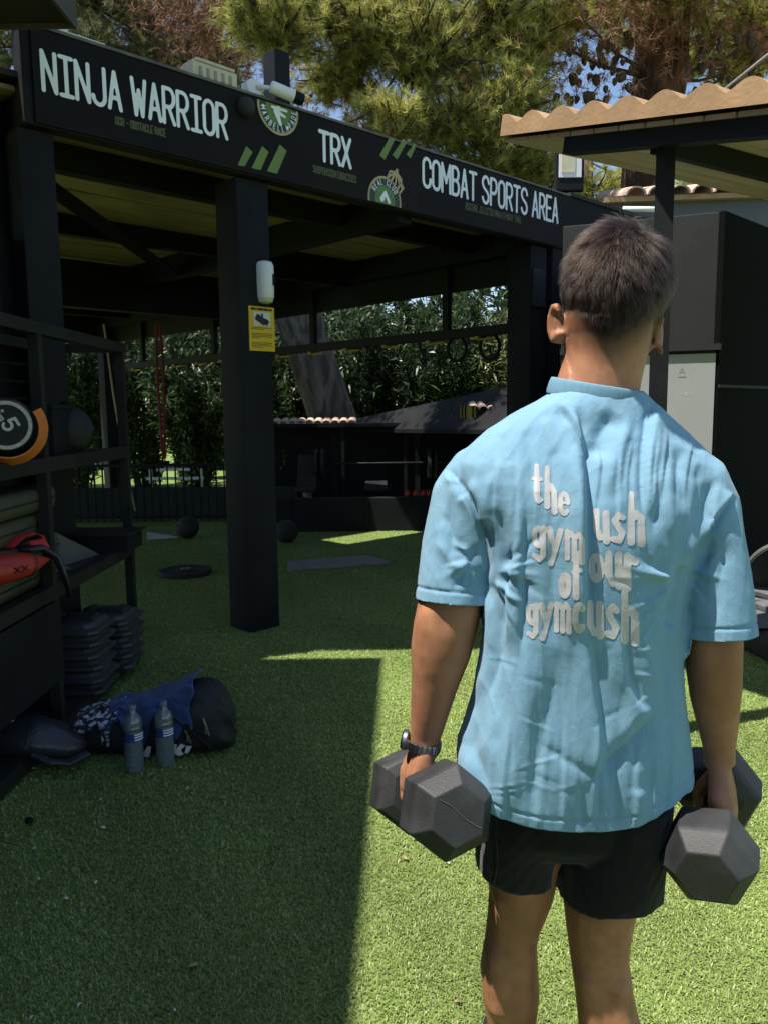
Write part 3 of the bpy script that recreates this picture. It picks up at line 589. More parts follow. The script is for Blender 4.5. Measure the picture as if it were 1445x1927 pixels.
letters('lettering', [[(a-.06, bb-.02, c) for a, bb, c in s] for s in text_strokes('KG', .03, .036, .003)], MATS['print_cream'], t, fr5, .0015)
for a in (R(100), R(140)): MB().ball((.065*math.cos(a), -.034, .065*math.sin(a)), .008, 8).build('rivet', MATS['print_cream'], t)
b = MB(); seq = [(-165+k*7.4) for k in range(27)]
r0 = [( .128+.016*math.sin(R((k)*7)))for k in range(27)]
b.tube([(r0[k]*math.cos(R(a)), .01, r0[k]*math.sin(R(a))) for k, a in enumerate(seq)], [(.003, .03)]*27, 8, up=(0, 0, 1)); 
b = MB(); k = 27; lo = [(r0[i]*math.cos(R(a)), -.045, r0[i]*math.sin(R(a))) for i, a in enumerate(seq)]; hi = [((r0[i]+.034)*math.cos(R(a)), .05, (r0[i]+.034)*math.sin(R(a))) for i, a in enumerate(seq)]
l2 = [(x*1.05, y, z*1.05) for x, y, z in lo]; h2 = [(x*1.05, y, z*1.05) for x, y, z in hi]
b.add(lo+hi+l2+h2, [(i, i+1, k+i+1, k+i) for i in range(k-1)]+[(2*k+i, 3*k+i, 3*k+i+1, 2*k+i+1) for i in range(k-1)]+[(i, 2*k+i, 2*k+i+1, i+1) for i in range(k-1)]+[(k+i, k+i+1, 3*k+i+1, 3*k+i) for i in range(k-1)]); b.build('webbing', ORNG, t, 40)
P = px_on(128, 786, -1.52); t = thing('medicine_ball', 'black medicine ball on the middle shelf behind the rack post', 'ball', (P.x, P.y, 1.225))
MB().ball((0, 0, .115), .115, 24).build('ball', RUB, t, True); MB().lathe((0, 0, .22), [(.03, 0), (.03, .02), (.02, .03), (.005, .032)], 16).build('valve_cap', BLK2, t)
P = px_on(72, 790, -1.6); t = thing('storage_box', 'plain black box beside the 5 KG weight bag', 'box', (P.x, P.y, 1.225)); MB().box((0, 0, .11), (.24, .24, .22), bev=.015).build('body', BLK2, t, 40); MB().box((0, 0, .225), (.25, .25, .02), bev=.006).build('lid', BLK, t, 40)
# pads on the lower shelf
for k, (z, dy) in enumerate(((.735, 0), (.842, .03), (.949, -.02), (1.056, .02))):
    t = thing('foam_pad', ('lowest', 'second from the bottom', 'third from the bottom', 'topmost')[k]+' olive vinyl foam pad in the stack behind the red kick pad', 'pad', (-1.65+.02*(k % 2), 3.09+dy, z), 0, 'foam pads stacked on the lower shelf'); MB().box((0, 0, 0), (.36, .84, .103), bev=.035).build('cushion', OLIVE, t, 60)
    MB().tube([(.182, -.4, 0), (.182, .4, 0)], .004, 6).build('piping', VINYL, t)
for k, (y, x, l) in enumerate(((3.62, -1.62, 'grey foam wedge standing behind the rack post'), (3.98, -1.55, 'grey foam wedge sloping to the far end of the lower shelf'))):
    t = thing('foam_wedge', l, 'foam wedge', (x, y, .682)); s = (.2, .17)[k]
    MB().prism([(-.28, 0), (.26, 0), (-.1, s), (-.28, s)], .34, rotz(R((60, 78)[k])), (0, -.1, 0)).build('wedge', GRYM, t)
t = thing('black_tray', 'black plastic tray at the far end of the lower shelf', 'tray', (-1.56, 4.3, .682))
for lo, hi in (((-.2, -.13, 0), (.2, .13, .01)), ((-.2, -.13, .01), (-.19, .13, .09)), ((.19, -.13, .01), (.2, .13, .09)), ((-.19, -.13, .01), (.19, -.12, .09)), ((-.19, .12, .01), (.19, .13, .09))): bx('side', lo, hi, BLK2, t)
bx('rim', (-.22, -.15, .09), (.22, .15, .1), RAIL, t, .003)
# red and black kick pad
P = px_on(40, 1063, -1.42); t = thing('kick_pad', 'red and black kick pad with a red loop strap lying on the lower shelf', 'kick pad', P, R(62))
prof = [(-.34, .05), (-.28, .075), (-.1, .078), (.0, .068), (.06, .045), (.12, .012), (.135, .003)]
MB().tube([(x, 0, 0) for x, r_ in prof], [(r_*.75, r_) for x, r_ in prof], 20, up=(0, 0, 1)).build('shell', RED, t, True)
MB().tube([(x, .09, -.012) for x, r_ in prof], [(r_*.62, r_*.9) for x, r_ in prof], 20, up=(0, 0, 1)).build('backing', VINYL, t, True)
MB().tube([(.01+.003*i, -.0655*math.cos(R(i*18-80)), .052*math.sin(R(i*18-80))) for i in range(11)], .0025, 5).build('seam', VINYL, t)
for cx0 in (-.075, -.04):
    for s in (-1, 1): MB().tube([(cx0-.014, -.078, -s*.012), (cx0+.014, -.078, s*.012)], .0022, 5).build('stitch_cross', BLK2, t)
MB().tube([(-.02, .04, .07), (.05, .06, .1), (.12, .07, .105), (.16, .06, .085), (.15, .04, .06), (.09, .05, .055)], [(.004, .026)]*6, 8).build('loop_strap', M('red_strap', (.45, .025, .02), .55, .1, 20, .2, 90), t, 60)
MB().tube([(.04, .05, .05), (.13, .05, .045), (.185, .02, .0), (.2, .0, -.08), (.215, -.01, -.17)], [(.012, .05), (.016, .05), (.016, .045), (.012, .036), (.008, .028)], 10).build('hanging_strap', VINYL, t, True)
# riser stacks
RISR = M('riser_plastic', (.035, .036, .038), .5, .25, 14, .3, 160, spec=.4)
def riser():
    t = thing('step_riser', 'x', 'step riser'); sec = [(.15, 0), (.16, .012), (.158, .024), (.135, .034), (.128, .05), (.12, .056)]
    rg = []
    for s, z in sec:
        h, d, c_ = s, s*.98, .035
        rg.append([Vector(p) for p in ((-h+c_, -d, z), (h-c_, -d, z), (h, -d+c_, z), (h, d-c_, z), (h-c_, d, z), (-h+c_, d, z), (-h, d-c_, z), (-h, -d+c_, z))])
    MB().rings(rg).build('block', RISR, t); MB().lathe((0, 0, .05), [(.05, 0), (.05, .012), (.035, .018)], 14).build('stud', RUB, t)
    for sx in (-1, 1): MB().prism([(-.03, 0), (.03, 0), (.018, .022), (-.018, .022)], .1, c=(sx*.085, -.05, .054)).build('locking_rib', RUB, t)
    return t
proto = riser(); used = False
ordn = ('lowest', 'second from the bottom', 'third from the bottom', 'fourth from the bottom', 'second from the top', 'topmost')
for (x, y, n, nm) in ((-1.52, 3.82, 6, 'near'), (-1.5, 4.2, 5, 'far')):
    for k in range(n):
        t = copy_tree(proto) if used else proto; used = True
        t.location = (x+random.uniform(-.008, .008), y+random.uniform(-.008, .008), .07+k*.0595); t.rotation_euler.z = R(random.uniform(-3, 3))
        w_ = ordn[k] if n == 6 else (ordn[:3]+ordn[4:])[k]
        tag(t, f'black plastic step riser, {w_} in the {"taller near" if nm == "near" else "shorter far"} stack on the rack', group='step risers stacked on the bottom shelf')
# black kick shield on the floor
t = thing('kick_shield', 'long black vinyl kick shield lying at the foot of the rack', 'kick shield', (-1.22, 3.1, .112), R(-4))
prof = [(-.9, .1), (-.7, .105), (-.5, .102), (-.35, .1), (-.2, .095), (-.12, .08), (-.05, .052), (-.012, .028), (0, .012)]
b = MB().tube([(x, .012*math.sin(x*9), .012*math.sin(x*14)-(.03 if x > -.1 else 0)) for x, r_ in prof], [(r_*.92, r_*1.25) for x, r_ in prof], 24, up=(0, 0, 1)); b.build('shell', VINYL, t, True)
for x in (-.42, -.2): MB().tube([(x+.01*math.sin(a*3), .131*math.cos(a)*(1 if x < -.3 else .93), .0965*math.sin(a)*(1 if x < -.3 else .93)) for a in (2*math.pi*j/30 for j in range(30))], .003, 5, closed=True).build('seam', BLK2, t)
MB().tube([(-.9, -.13, 0), (-.4, -.129, -.012), (-.2, -.12, -.03), (-.05, -.068, -.04)], .003, 5).build('seam', BLK2, t)
b = MB(); x = -.36
for k in range(6): b.box((x+k*.017, -.055, .093-.0012*k), (.011, .018, .003))
b.build('printed_mark', M('print_white', (.5, .51, .52), .6), t)
MB().tube([(-.16, -.12, -.02), (-.08, -.13, -.045), (-.03, -.1, -.06), (.02, -.03, -.05)], [(.006, .02)]*4, 8).build('strap', VINYL, t)
# ------------------------------------------------------------------ gym bag, towel, cloth, bottles
CLB = M('bag_nylon', (.013, .014, .017), .6, .3, 14, .5, 30, spec=.3)
bag = thing('gym_bag', 'black nylon gym bag lying on the turf under a blue towel', 'bag', (-1.0, 3.27, 0), R(3))
st = [(-.32, .07, .09), (-.3, .1, .15), (-.2, .12, .18), (-.05, .13, .2), (.1, .15, .245), (.19, .16, .285), (.27, .155, .28), (.325, .12, .22), (.35, .065, .13)]
rg = []
for x, d, h in st:
    r_ = []
    for j in range(28):
        a = 2*math.pi*j/28; ca, sa = math.cos(a), math.sin(a); e = 2/3.0
        wr = .006*math.sin(x*60+j*1.7)+.005*math.sin(j*2.9+x*25)
        r_.append(Vector((x+.01*math.sin(j*1.3), math.copysign(abs(ca)**e, ca)*(d+wr), h/2+math.copysign(abs(sa)**e, sa)*(h/2+wr*.8)-.004)))
    rg.append(r_)
b = MB().rings(rg); ob = b.build('body', CLB, bag, True); md = ob.modifiers.new('s', 'SUBSURF'); md.levels = md.render_levels = 2
def bagfront(x, z): return Vector((x, -.152 if abs(x-.15) < .2 else -.14, z))
ZIP = M('zip_grey', (.2, .19, .17), .4, .2, 60)
for x, z0_, z1_ in ((.17, .07, .15), (.245, .1, .2)):
    MB().tube([(x+.02, -.155+(z0_*.05), z0_), (x+.008, -.156, (z0_+z1_)/2), (x-.012, -.142, z1_)], .005, 6).build('zip', ZIP, bag, True); MB().box((x+.01, -.164, z0_+.03), (.006, .004, .035)).build('zip_pull', STEEL, bag)
MB().tube([(.02, -.11, .2), (.12, -.15, .19), (.2, -.155, .13), (.27, -.14, .05)], [(.004, .02)]*4, 8).build('strap', BLK2, bag)
WM = M('logo_white', (.5, .49, .46), .7, .1)
for q in ([(-.04, .02), (-.025, .065), (-.005, .06), (.0, .04), (.015, .065), (.03, .06), (.02, .018), (.0, .02), (-.01, .035), (-.02, .016)], [(.1, .02), (.115, .07), (.135, .066), (.128, .045), (.15, .07), (.168, .062), (.148, .042), (.16, .025), (.138, .018), (.122, .034), (.118, .016)], [(.165, .03), (.172, .06), (.195, .058), (.18, .03)]):
    MB().prism(q, .004, c=(0, -.1565, 0)).build('printed_mark', WM, bag)
def cloth(name, label, m, x0, x1, yf, zoff, seedv, amp, nu=60, nv=40, hang=.1):
    rg_ = np.random.default_rng(seedv); ph = rg_.uniform(0, 6.28, 12); fr = rg_.uniform(18, 60, 12); dr = rg_.uniform(0, 6.28, 12)
    us = np.linspace(x0, x1, nu); V = []
    def prof(x): 
        xs = [s[0] for s in st]; return np.interp(x, xs, [s[1] for s in st]), np.interp(x, xs, [s[2] for s in st])
    for i, x in enumerate(us):
        d, h = prof(x)
        for j in range(nv):
            s = j/(nv-1); e = 2/3.0
            a = math.pi*(.72 - s*(.72+hang+.09*math.sin(i*.21+seedv)+.04*math.sin(i*.55))); ca, sa = math.cos(a), math.sin(a)
            n_ = sum(math.sin(fr[q]*(x*math.cos(dr[q])+s*.45*math.sin(dr[q]))+ph[q]) for q in range(12))/12
            n_ = abs(n_)*2.2-.3
            r_ = 1.0
            y = -math.copysign(abs(ca)**e, ca)*(d+.012+amp*n_)*r_; z = h/2+math.copysign(abs(sa)**e, sa)*(h/2+.014+zoff+amp*n_)
            V.append((x+.008*math.sin(s*14+i*.2), y if yf else y, z))
    F = [(i*nv+j, i*nv+j+1, (i+1)*nv+j+1, (i+1)*nv+j) for i in range(nu-1) for j in range(nv-1)]
    o = MB().add(V, F).build(name, m, None, True); md = o.modifiers.new('t', 'SOLIDIFY'); md.thickness = .004; o.location = bag.location; o.rotation_euler = bag.rotation_euler
    return o
BLUE = M('blue_towel', (.026, .06, .18), .9, .12, 30, .5, 260, sheen=.2, col2=(.018, .042, .13))
PAT = M('patterned_cloth', (.018, .02, .028), .85, .2, 10, .3, 200, col2=(.4, .42, .5), c2=(.53, .56), c2scale=48, detail=2)
tag(cloth('towel', 0, BLUE, -.16, .2, True, .006, 3, .017, hang=-.06), 'crumpled blue towel draped over the black gym bag', 'towel')
tag(cloth('patterned_cloth', 0, PAT, -.31, -.1, True, .0, 5, .012, hang=-.04), 'black and white patterned cloth at the left end of the bag', 'cloth')
PET = bpy.data.materials.new('pet_plastic'); PET.use_nodes = True; n_ = PET.node_tree.nodes; L_ = PET.node_tree.links; o_ = n_['Material Output']
gl = n_.new('ShaderNodeBsdfGlossy'); gl.inputs['Roughness'].default_value = .08; tr = n_.new('ShaderNodeBsdfTransparent'); tr.inputs[0].default_value = (.86, .92, .94, 1)
fr_ = n_.new('ShaderNodeFresnel'); fr_.inputs[0].default_value = 2.1; ms = n_.new('ShaderNodeMixShader'); L_.new(fr_.outputs[0], ms.inputs[0]); L_.new(tr.outputs[0], ms.inputs[1]); L_.new(gl.outputs[0], ms.inputs[2]); L_.new(ms.outputs[0], o_.inputs[0]); n_.remove(n_['Principled BSDF'])
df = n_.new('ShaderNodeBsdfDiffuse'); df.inputs[0].default_value = (.55, .62, .64, 1); m2 = n_.new('ShaderNodeMixShader'); m2.inputs[0].default_value = .15; L_.new(ms.outputs[0], m2.inputs[1]); L_.new(df.outputs[0], m2.inputs[2]); L_.new(m2.outputs[0], o_.inputs[0])
WAT = PET.copy(); WAT.name = 'water'
for x_ in WAT.node_tree.nodes:
    if x_.type == 'BSDF_TRANSPARENT': x_.inputs[0].default_value = (.8, .9, .93, 1)
    if x_.type == 'FRESNEL': x_.inputs[0].default_value = 1.25
LBL = M('label_blue', (.03, .05, .2), .5, .1)
bt = thing('water_bottle', 'clear plastic water bottle with blue label, left one in front of the bag', 'bottle', gnd(255, 1450), R(10), 'water bottles in front of the bag')
zs = [(.02, .0), (.034, .002), (.0365, .012)]; z = .02
while z < .125: zs += [(.0365, z), (.0348, z+.007), (.0365, z+.014)]; z += .021
zs += [(.036, .13), (.036, .165), (.0345, .168), (.0365, .175), (.0365, .185), (.034, .19), (.036, .2), (.03, .222), (.018, .238), (.014, .243), (.0135, .255)]
MB().lathe((0, 0, 0), zs, 24, cap=True).build('bottle_shell', PET, bt, 40)
MB().lathe((0, 0, 0), [(r_*.95, zz+.001) for r_, zz in zs if zz < .176], 24).build('water_fill', WAT, bt, 40)
MB().lathe((0, 0, .252), [(.0155, 0), (.0155, .018), (.014, .02)], 16).build('cap', M('bottle_cap', (.1, .14, .2), .5), bt, 40)
b = MB(); b.rings([[Vector((.037*math.cos(a), .037*math.sin(a), zz)) for a in (2*math.pi*j/32 for j in range(32))] for zz in (.131, .166)], cap=False); b.build('label_wrap', LBL, bt, True)
for zz in (.137, .148, .158):
    b = MB(); b.rings([[Vector((rr*math.cos(a), rr*math.sin(a), z2)) for a in (R(-75)+R(75)*j/10 for j in range(11))]+[Vector((rr*math.cos(a), rr*math.sin(a), z2+.0045)) for a in (R(0)-R(75)*j/10 for j in range(11))] for rr, z2 in ((.0372, zz), (.0378, zz))]); b.build('label_stripe', LETW, bt)
b2 = copy_tree(bt); b2.location = gnd(313, 1440); b2.rotation_euler.z = R(-6); tag(b2, 'clear plastic water bottle with blue label, right one in front of the bag', 'bottle')
# ------------------------------------------------------------------ turf pile and litter
def turf():
    Ps = []
    for y0, y1, dens in ((0.3, 1.35, 16000), (1.35, 2.4, 36000), (2.4, 3.6, 20000), (3.6, 5.2, 10000), (5.2, 9.6, 3500)):
        xw = y1*.52+.6; n = int((y1-y0)*2*xw*dens); p = np.stack([RNG.uniform(-xw, xw, n), RNG.uniform(y0, y1, n)], 1)
        p = p[np.abs(p[:, 0]) < p[:, 1]*.52+.6]; p = p[(p[:, 0] > -1.95) | (p[:, 1] > 4.3)]; Ps.append((p, np.full(len(p), max(1.0, 1.0+(y0-1.35)*.22))))
    P = np.concatenate([a for a, _ in Ps]); S = np.concatenate([s for _, s in Ps]); n = len(P)
    cl = np.sin(P[:, 0]*37+np.sin(P[:, 1]*29)*2)*np.sin(P[:, 1]*41+np.sin(P[:, 0]*31)*2)
    az = RNG.uniform(0, 2*math.pi, n)+cl*.8; ln = RNG.uniform(.007, .017, n)*(1+.2*cl); hg = RNG.uniform(.003, .0105, n); wd = RNG.uniform(.0011, .002, n)*S
    d = np.stack([np.cos(az), np.sin(az), 0*az], 1); s_ = np.stack([-np.sin(az), np.cos(az), 0*az], 1)
    B = np.concatenate([P, np.zeros((n, 1))], 1); up = np.array([0, 0, 1.0])
    m_ = B+d*(ln*.45)[:, None]+up*hg[:, None]; tp = B+d*ln[:, None]+up*(hg*RNG.uniform(.5, 1.1, n))[:, None]+s_*(RNG.normal(0, .005, n))[:, None]
    V = np.stack([B-s_*wd[:, None], B+s_*wd[:, None], m_+s_*wd[:, None]*.9, m_-s_*wd[:, None]*.9, tp], 1).reshape(-1, 3)
    k = np.arange(n)[:, None]*5; F = np.concatenate([k+np.array([[0, 1, 2]]), k+np.array([[0, 2, 3]]), k+np.array([[3, 2, 4]])])
    pal = np.array([(.30, .385, .115), (.37, .44, .165), (.21, .295, .085), (.46, .49, .25), (.25, .335, .10)]); c = np.array([.89, .9, .8])*pal[RNG.choice(5, n, p=[.34, .2, .2, .08, .18])]*RNG.uniform(.75, 1.2, (n, 1))
    big = 1+.12*np.sin(P[:, 0]*3.1+1)*np.sin(P[:, 1]*2.3)+.1*np.sin(P[:, 0]*9+P[:, 1]*5)
    c = c*big[:, None]
    return V, F, np.repeat(c, 5, 0)
V, F, T_ = turf()
tag(npmesh('turf', V, F, leafmat('turf_blade', (1, 1, 1), .05, .45, .3), tint=T_), 'short curly artificial turf pile', kind='stuff')
PETAL = M('petal', (.5, .48, .4), .7, .2); LEAFD = M('dry_leaf', (.3, .22, .1), .8, .3)
def scrap(px, py, s, m, nm, lab, grp):
    P = gnd(px, py); n = random.randint(5, 7); a0 = random.uniform(0, 6)
    poly = [(s*math.cos(a0+2*math.pi*i/n)*random.uniform(.6, 1.2), s*.55*math.sin(a0+2*math.pi*i/n)*random.uniform(.7, 1.1)) for i in range(n)]
    b = MB(); b.add([(0, 0, .006)]+[(x, y, random.uniform(-.002, .004)) for x, y in poly], [(0, i+1, (i+1) % n+1) for i in range(n)])
    o = b.build(nm, m); o.location = (P.x, P.y, .013); o.rotation_euler = (random.uniform(-.3, .3), random.uniform(-.3, .3), random.uniform(0, 3)); tag(o, lab, nm.split('_')[-1], grp)
pet = [(190, 1511, 'the left one of two side by side on the shaded turf'), (239, 1514, 'the right one of two side by side on the shaded turf'), (196, 1564, 'below the side by side pair on the shaded turf'), (74, 1661, 'near the left edge of the turf'), (66, 1604, 'right of the dark bottle cap'), (353, 1490, 'right of and below the water bottles'), (126, 1698, 'by itself low on the left shaded turf'), (844, 1631, 'on the sunlit turf under the left dumbbell'),
       (181, 1668, 'right of the one near the left edge'), (330, 1910, 'at the bottom of the photo near the shadow edge'), (150, 1900, 'at the bottom left of the photo'), (60, 1924, 'in the bottom left corner of the photo')]
for px, py, l_ in pet: scrap(px, py, random.uniform(.007, .012), PETAL, 'fallen_petal', 'small pale petal '+l_, 'petals scattered on the turf')
lv = [(125, 1415, 'close under the tip of the kick shield'), (138, 1453, 'lowest of the cluster left of the bottles'), (64, 1452, 'leftmost of the cluster under the kick shield'), (100, 1440, 'in the middle of the cluster under the kick shield'), (113, 1425, 'upper one of the cluster under the kick shield'), (340, 1450, 'right of the right water bottle'), (285, 1463, 'below the gap between the water bottles'), (350, 1268, 'above the right end of the gym bag'), (226, 1268, 'behind the gym bag beside the riser stack'), (292, 1274, 'behind the middle of the gym bag'), (763, 1622, 'on the sunlit turf below the left dumbbell'), (365, 1824, 'low on the shaded turf near the shadow edge'), (860, 1893, 'on the sunlit turf left of the legs'), (95, 1408, 'nearest the foot of the rack')]
for px, py, l_ in lv: scrap(px, py, random.uniform(.011, .022), LEAFD, 'dry_leaf', 'dry brown leaf scrap '+l_, 'dry leaf scraps on the turf')
P = gnd(56, 1553); t = thing('bottle_cap', 'small dark bottle cap on the shaded turf at left', 'cap', (P.x, P.y, .012)); MB().lathe((0, 0, 0), [(.014, 0), (.014, .01), (.012, .012)], 16).build('cap', BLK2, t, 40)
# ------------------------------------------------------------------ trees and shrubs
NEED = leafmat('pine_needles', (1, 1, 1), .18, .5, .45); DEAD = leafmat('dead_needles', (.28, .15, .08), .3, .8, .15, attr=None) if False else M('dead_needles', (.25, .135, .075), .85, .4, 3)
LEAF = leafmat('oleander_leaf', (1, 1, 1), .15, .4, .25)
TWIG = M('pine_twig', (.07, .05, .035), .9, .3, 5)
def tufts(cent, dirs, n_per, length, width, rg):
    n = len(cent)*n_per; c = np.repeat(cent, n_per, 0); d0 = np.repeat(dirs, n_per, 0)
    d = nrm(d0*rg.uniform(.35, 1.25, (n, 1))+rg.normal(0, .55, (n, 3))); l = length*rg.uniform(.6, 1.2, n)
    s = nrm(np.cross(d, rg.normal(0, 1, (n, 3))))*width*.5; c = c-d0*rg.uniform(0, .09, (n, 1))
    V = np.stack([c-s, c+s, c+d*l[:, None]], 1).reshape(-1, 3); return V, np.arange(3*n).reshape(-1, 3), n
def twigs(segs, r_):
    b = MB()
    for p, q in segs: b.tube([p, q], [r_, r_*.4], 4, cap=False)
    return b
def pine(base, label, blobs, trunk, seedv, dead=(), group='pine trees behind the gym', cones=(), needle=(.13, .0065), green=((.46, .45, .11), (.27, .3, .08), (.6, .57, .17))):
    """blobs: (centre, radius, tufts); trunk: [(point, radius)]"""
    rg = np.random.default_rng(seedv); t = thing('pine_tree', label, 'tree', base, 0, group); o = np.array(base)
    pts = [Vector(p)-Vector(base) for p, r_ in trunk]; b = MB(); b.tube(pts, [r_ for p, r_ in trunk], 20)
    for i, v in enumerate(b.v):
        a = math.atan2(v[1], v[0]); k_ = 1+.05*math.sin(a*7+v[2]*2)+.04*math.sin(a*13+v[2]*5); j = min(i//20, len(pts)-1); c = pts[j]; b.v[i] = (c.x+(v[0]-c.x)*k_, c.y+(v[1]-c.y)*k_, v[2])
    b.build('trunk', BARK, t, True)
    A, B_, Cc, S = [], [], [], []
    for c, r_, n in blobs:
        c = np.array(c)-o; r3 = np.array(r_ if hasattr(r_, '__len__') else (r_, r_, r_*.8))
        nt_ = max(4, n//4); core = Vector(c)
        for _ in range(nt_):
            d = nrm(rg.normal(0, 1, 3)); d[2] = d[2]*.8+.1; L = rg.uniform(.45, 1.05); end = c+d*r3*L; st_ = c+d*r3*L*.35+rg.normal(0, .08, 3)
            S.append((st_, end)); m = 7; f = np.linspace(.25, 1, m)[:, None]
            A.append(st_+(end-st_)*f+rg.normal(0, .07, (m, 3))); B_.append(nrm(np.repeat(nrm(end-st_)[None], m, 0)+rg.normal(0, .45, (m, 3))+np.array([0, 0, .35])))
        # limb from trunk to the blob
        near = min(pts, key=lambda p: (p-Vector(c)).length); S.append((np.array(near), c))
    A = np.concatenate(A); B_ = np.concatenate(B_); V, F, n = tufts(A, B_, 26, needle[0], needle[1], rg)
    nt = len(A); pal = np.array(green); tint = pal[rg.choice(len(pal), nt, p=[.45, .3, .25])]*rg.uniform(.75, 1.2, (nt, 1))
    npmesh('crown', V, F, NEED, t, tint=np.repeat(np.repeat(tint, 26, 0), 3, 0))
    bb = MB()
    for p, q in S:
        p, q = Vector(p), Vector(q); L = (q-p).length; mid = (p+q)/2+Vector((0, 0, -.06*L)); r0 = min(.02+.012*L, .07); bb.tube([p, mid, q], [r0, r0*.6, r0*.25], 5, cap=False)
    bb.build('branches', TWIG, t, True)
    if dead:
        A, B_ = [], []
        for c, r_, n in dead:
            A.append(np.array(c)-o+rg.normal(0, .42, (n, 3))*np.array(r_ if hasattr(r_, '__len__') else (r_,)*3)); B_.append(nrm(rg.normal(0, .6, (n, 3))+np.array([0, 0, -.6])))
        V, F, n = tufts(np.concatenate(A), np.concatenate(B_), 22, .16, .008, rg); npmesh('dead_foliage', V, F, DEAD, t)
    me = None
    for c in cones:
        if me is None:
            me = MB().lathe((0, 0, 0), [(.004, .0), (.03, -.01), (.04, -.035), (.034, -.07), (.018, -.1), (.004, -.112)], 9)
            for i, v in enumerate(me.v): me.v[i] = (v[0]*(1+.12*((i*7) % 3-1)), v[1]*(1+.12*((i*5) % 3-1)), v[2])
            ob = me.build('cone', TWIG, t); me = ob.data
        else: ob = bpy.data.objects.new('cone', me); C.objects.link(ob); ob.parent = t
        ob.location = Vector(c)-Vector(base); ob.rotation_euler = (random.uniform(-.5, .5), random.uniform(-.5, .5), random.uniform(0, 6)); s = random.uniform(.9, 1.5); ob.scale = (s, s, s)
    return t
def bl(l):                                                 # (px, py, Y, radius in px at that depth, tufts)
    return [(tuple(at(px, py, Y)), (r_*Y/FPX, r_*Y/FPX*1.3, (ry if ry else r_)*Y/FPX), n) for px, py, Y, r_, ry, n in l]
# tree A: the big bright pine over the middle of the sign
Y = 11.0; b0 = at(1005, 900, Y+1.2); b0 = (b0.x, b0.y, 0)
pine(b0, 'large bright green pine spreading over the middle of the banner', bl([
    (480, 20, 9.0, 85, 60, 260), (540, 60, 9.2, 90, 70, 300), (600, 10, 9.6, 110, 60, 260), (700, 60, 10, 120, 80, 420), (640, 150, 10.5, 90, 60, 260), (800, 110, 10, 120, 90, 420),
    (900, 60, 10.5, 120, 90, 420), (740, 230, 9.6, 80, 45, 260), (850, 240, 10.2, 110, 60, 360), (960, 190, 10.2, 90, 90, 360), (930, 300, 10.6, 110, 50, 320), (1010, 330, 10.8, 70, 50, 200), (1000, 90, 11, 90, 80, 300), (760, -40, 10.5, 200, 70, 420), (960, -40, 10.5, 150, 70, 320)]),
    [(at(1005, 900, 12.2), .26), (at(1005, 500, 12.2), .24), (at(900, 200, 12.0), .2), (at(800, -60, 11.8), .13)], 11,
    dead=bl([(660, 110, 10.8, 160, 100, 130), (640, 190, 11.2, 120, 70, 120), (860, 130, 11, 160, 100, 90), (1000, 180, 11.3, 150, 120, 130)]))
# tree B: trunk on the right
b0 = at(1240, 900, 12.0); b0 = (b0.x, b0.y, 0)
cn_ = [at(random.gauss(1105, 38), random.uniform(70, 215), random.uniform(11, 12)) for _ in range(38)]+[at(random.uniform(1285, 1445), random.uniform(55, 190), random.uniform(11, 12)) for _ in range(60)]+[at(random.gauss(1165, 22), random.uniform(40, 150), 11.5) for _ in range(14)]
pine(b0, 'tall pine with a thick brown trunk and many cones behind the canopy', bl([
    (1010, 60, 11.4, 70, 60, 150), (1080, 20, 11.2, 90, 50, 200), (1170, 0, 11.4, 90, 40, 150), (1300, -10, 11.2, 110, 60, 260), (1400, 20, 11.3, 90, 60, 240), (1390, 130, 12.5, 70, 50, 160), (1250, -40, 11, 150, 70, 300), (1440, 70, 11.6, 90, 80, 240), (1330, 60, 12.6, 60, 60, 140), (1180, 60, 12.4, 60, 50, 110)]),
    [(at(1215, 900, 12.0), .42), (at(1212, 500, 12.0), .38), (at(1218, 300, 12.0), .36), (at(1240, 150, 12.0), .36), (at(1250, 0, 12.0), .37), (at(1260, -160, 12.0), .34)], 12,
    dead=bl([(1090, 50, 11.0, 130, 80, 150), (1180, 30, 11.0, 120, 60, 140), (1250, 90, 11.5, 90, 120, 110), (1330, 60, 11.3, 150, 90, 110), (1420, 90, 11.5, 100, 90, 70), (1040, 170, 11.6, 100, 130, 110)]), cones=cn_)
# tree C: darker pine at left
b0 = at(462, 900, 12.5); b0 = (b0.x, b0.y, 0)
pine(b0, 'dark pine with brown dead branches behind the left half of the banner', bl([
    (190, 20, 11.5, 100, 50, 240), (170, 80, 11.2, 70, 40, 150), (290, 110, 11.8, 70, 40, 130), (250, 150, 12, 80, 50, 130), (400, 130, 12, 80, 60, 110), (120, -20, 11.5, 120, 50, 200), (330, 170, 12, 90, 40, 160), (440, 190, 12.3, 90, 40, 160), (30, 30, 12, 130, 70, 320), (60, 110, 12.3, 120, 60, 220), (230, -20, 12, 130, 60, 260), (330, 60, 12.6, 110, 60, 160)]),
    [(at(462, 900, 12.8), .28), (at(455, 400, 12.8), .24), (at(390, 100, 12.6), .2), (at(420, -80, 12.5), .15)], 13,
    dead=bl([(370, 20, 10.8, 120, 60, 190), (420, 60, 11.2, 110, 80, 150), (260, 60, 12, 110, 80, 150), (400, 120, 12.3, 150, 90, 190), (480, 110, 12.2, 110, 90, 130), (330, 100, 12.4, 140, 90, 90)]),
    green=((.24, .25, .09), (.14, .16, .06), (.34, .34, .15)), cones=[at(random.uniform(300, 440), random.uniform(60, 170), 11.6) for _ in range(30)])
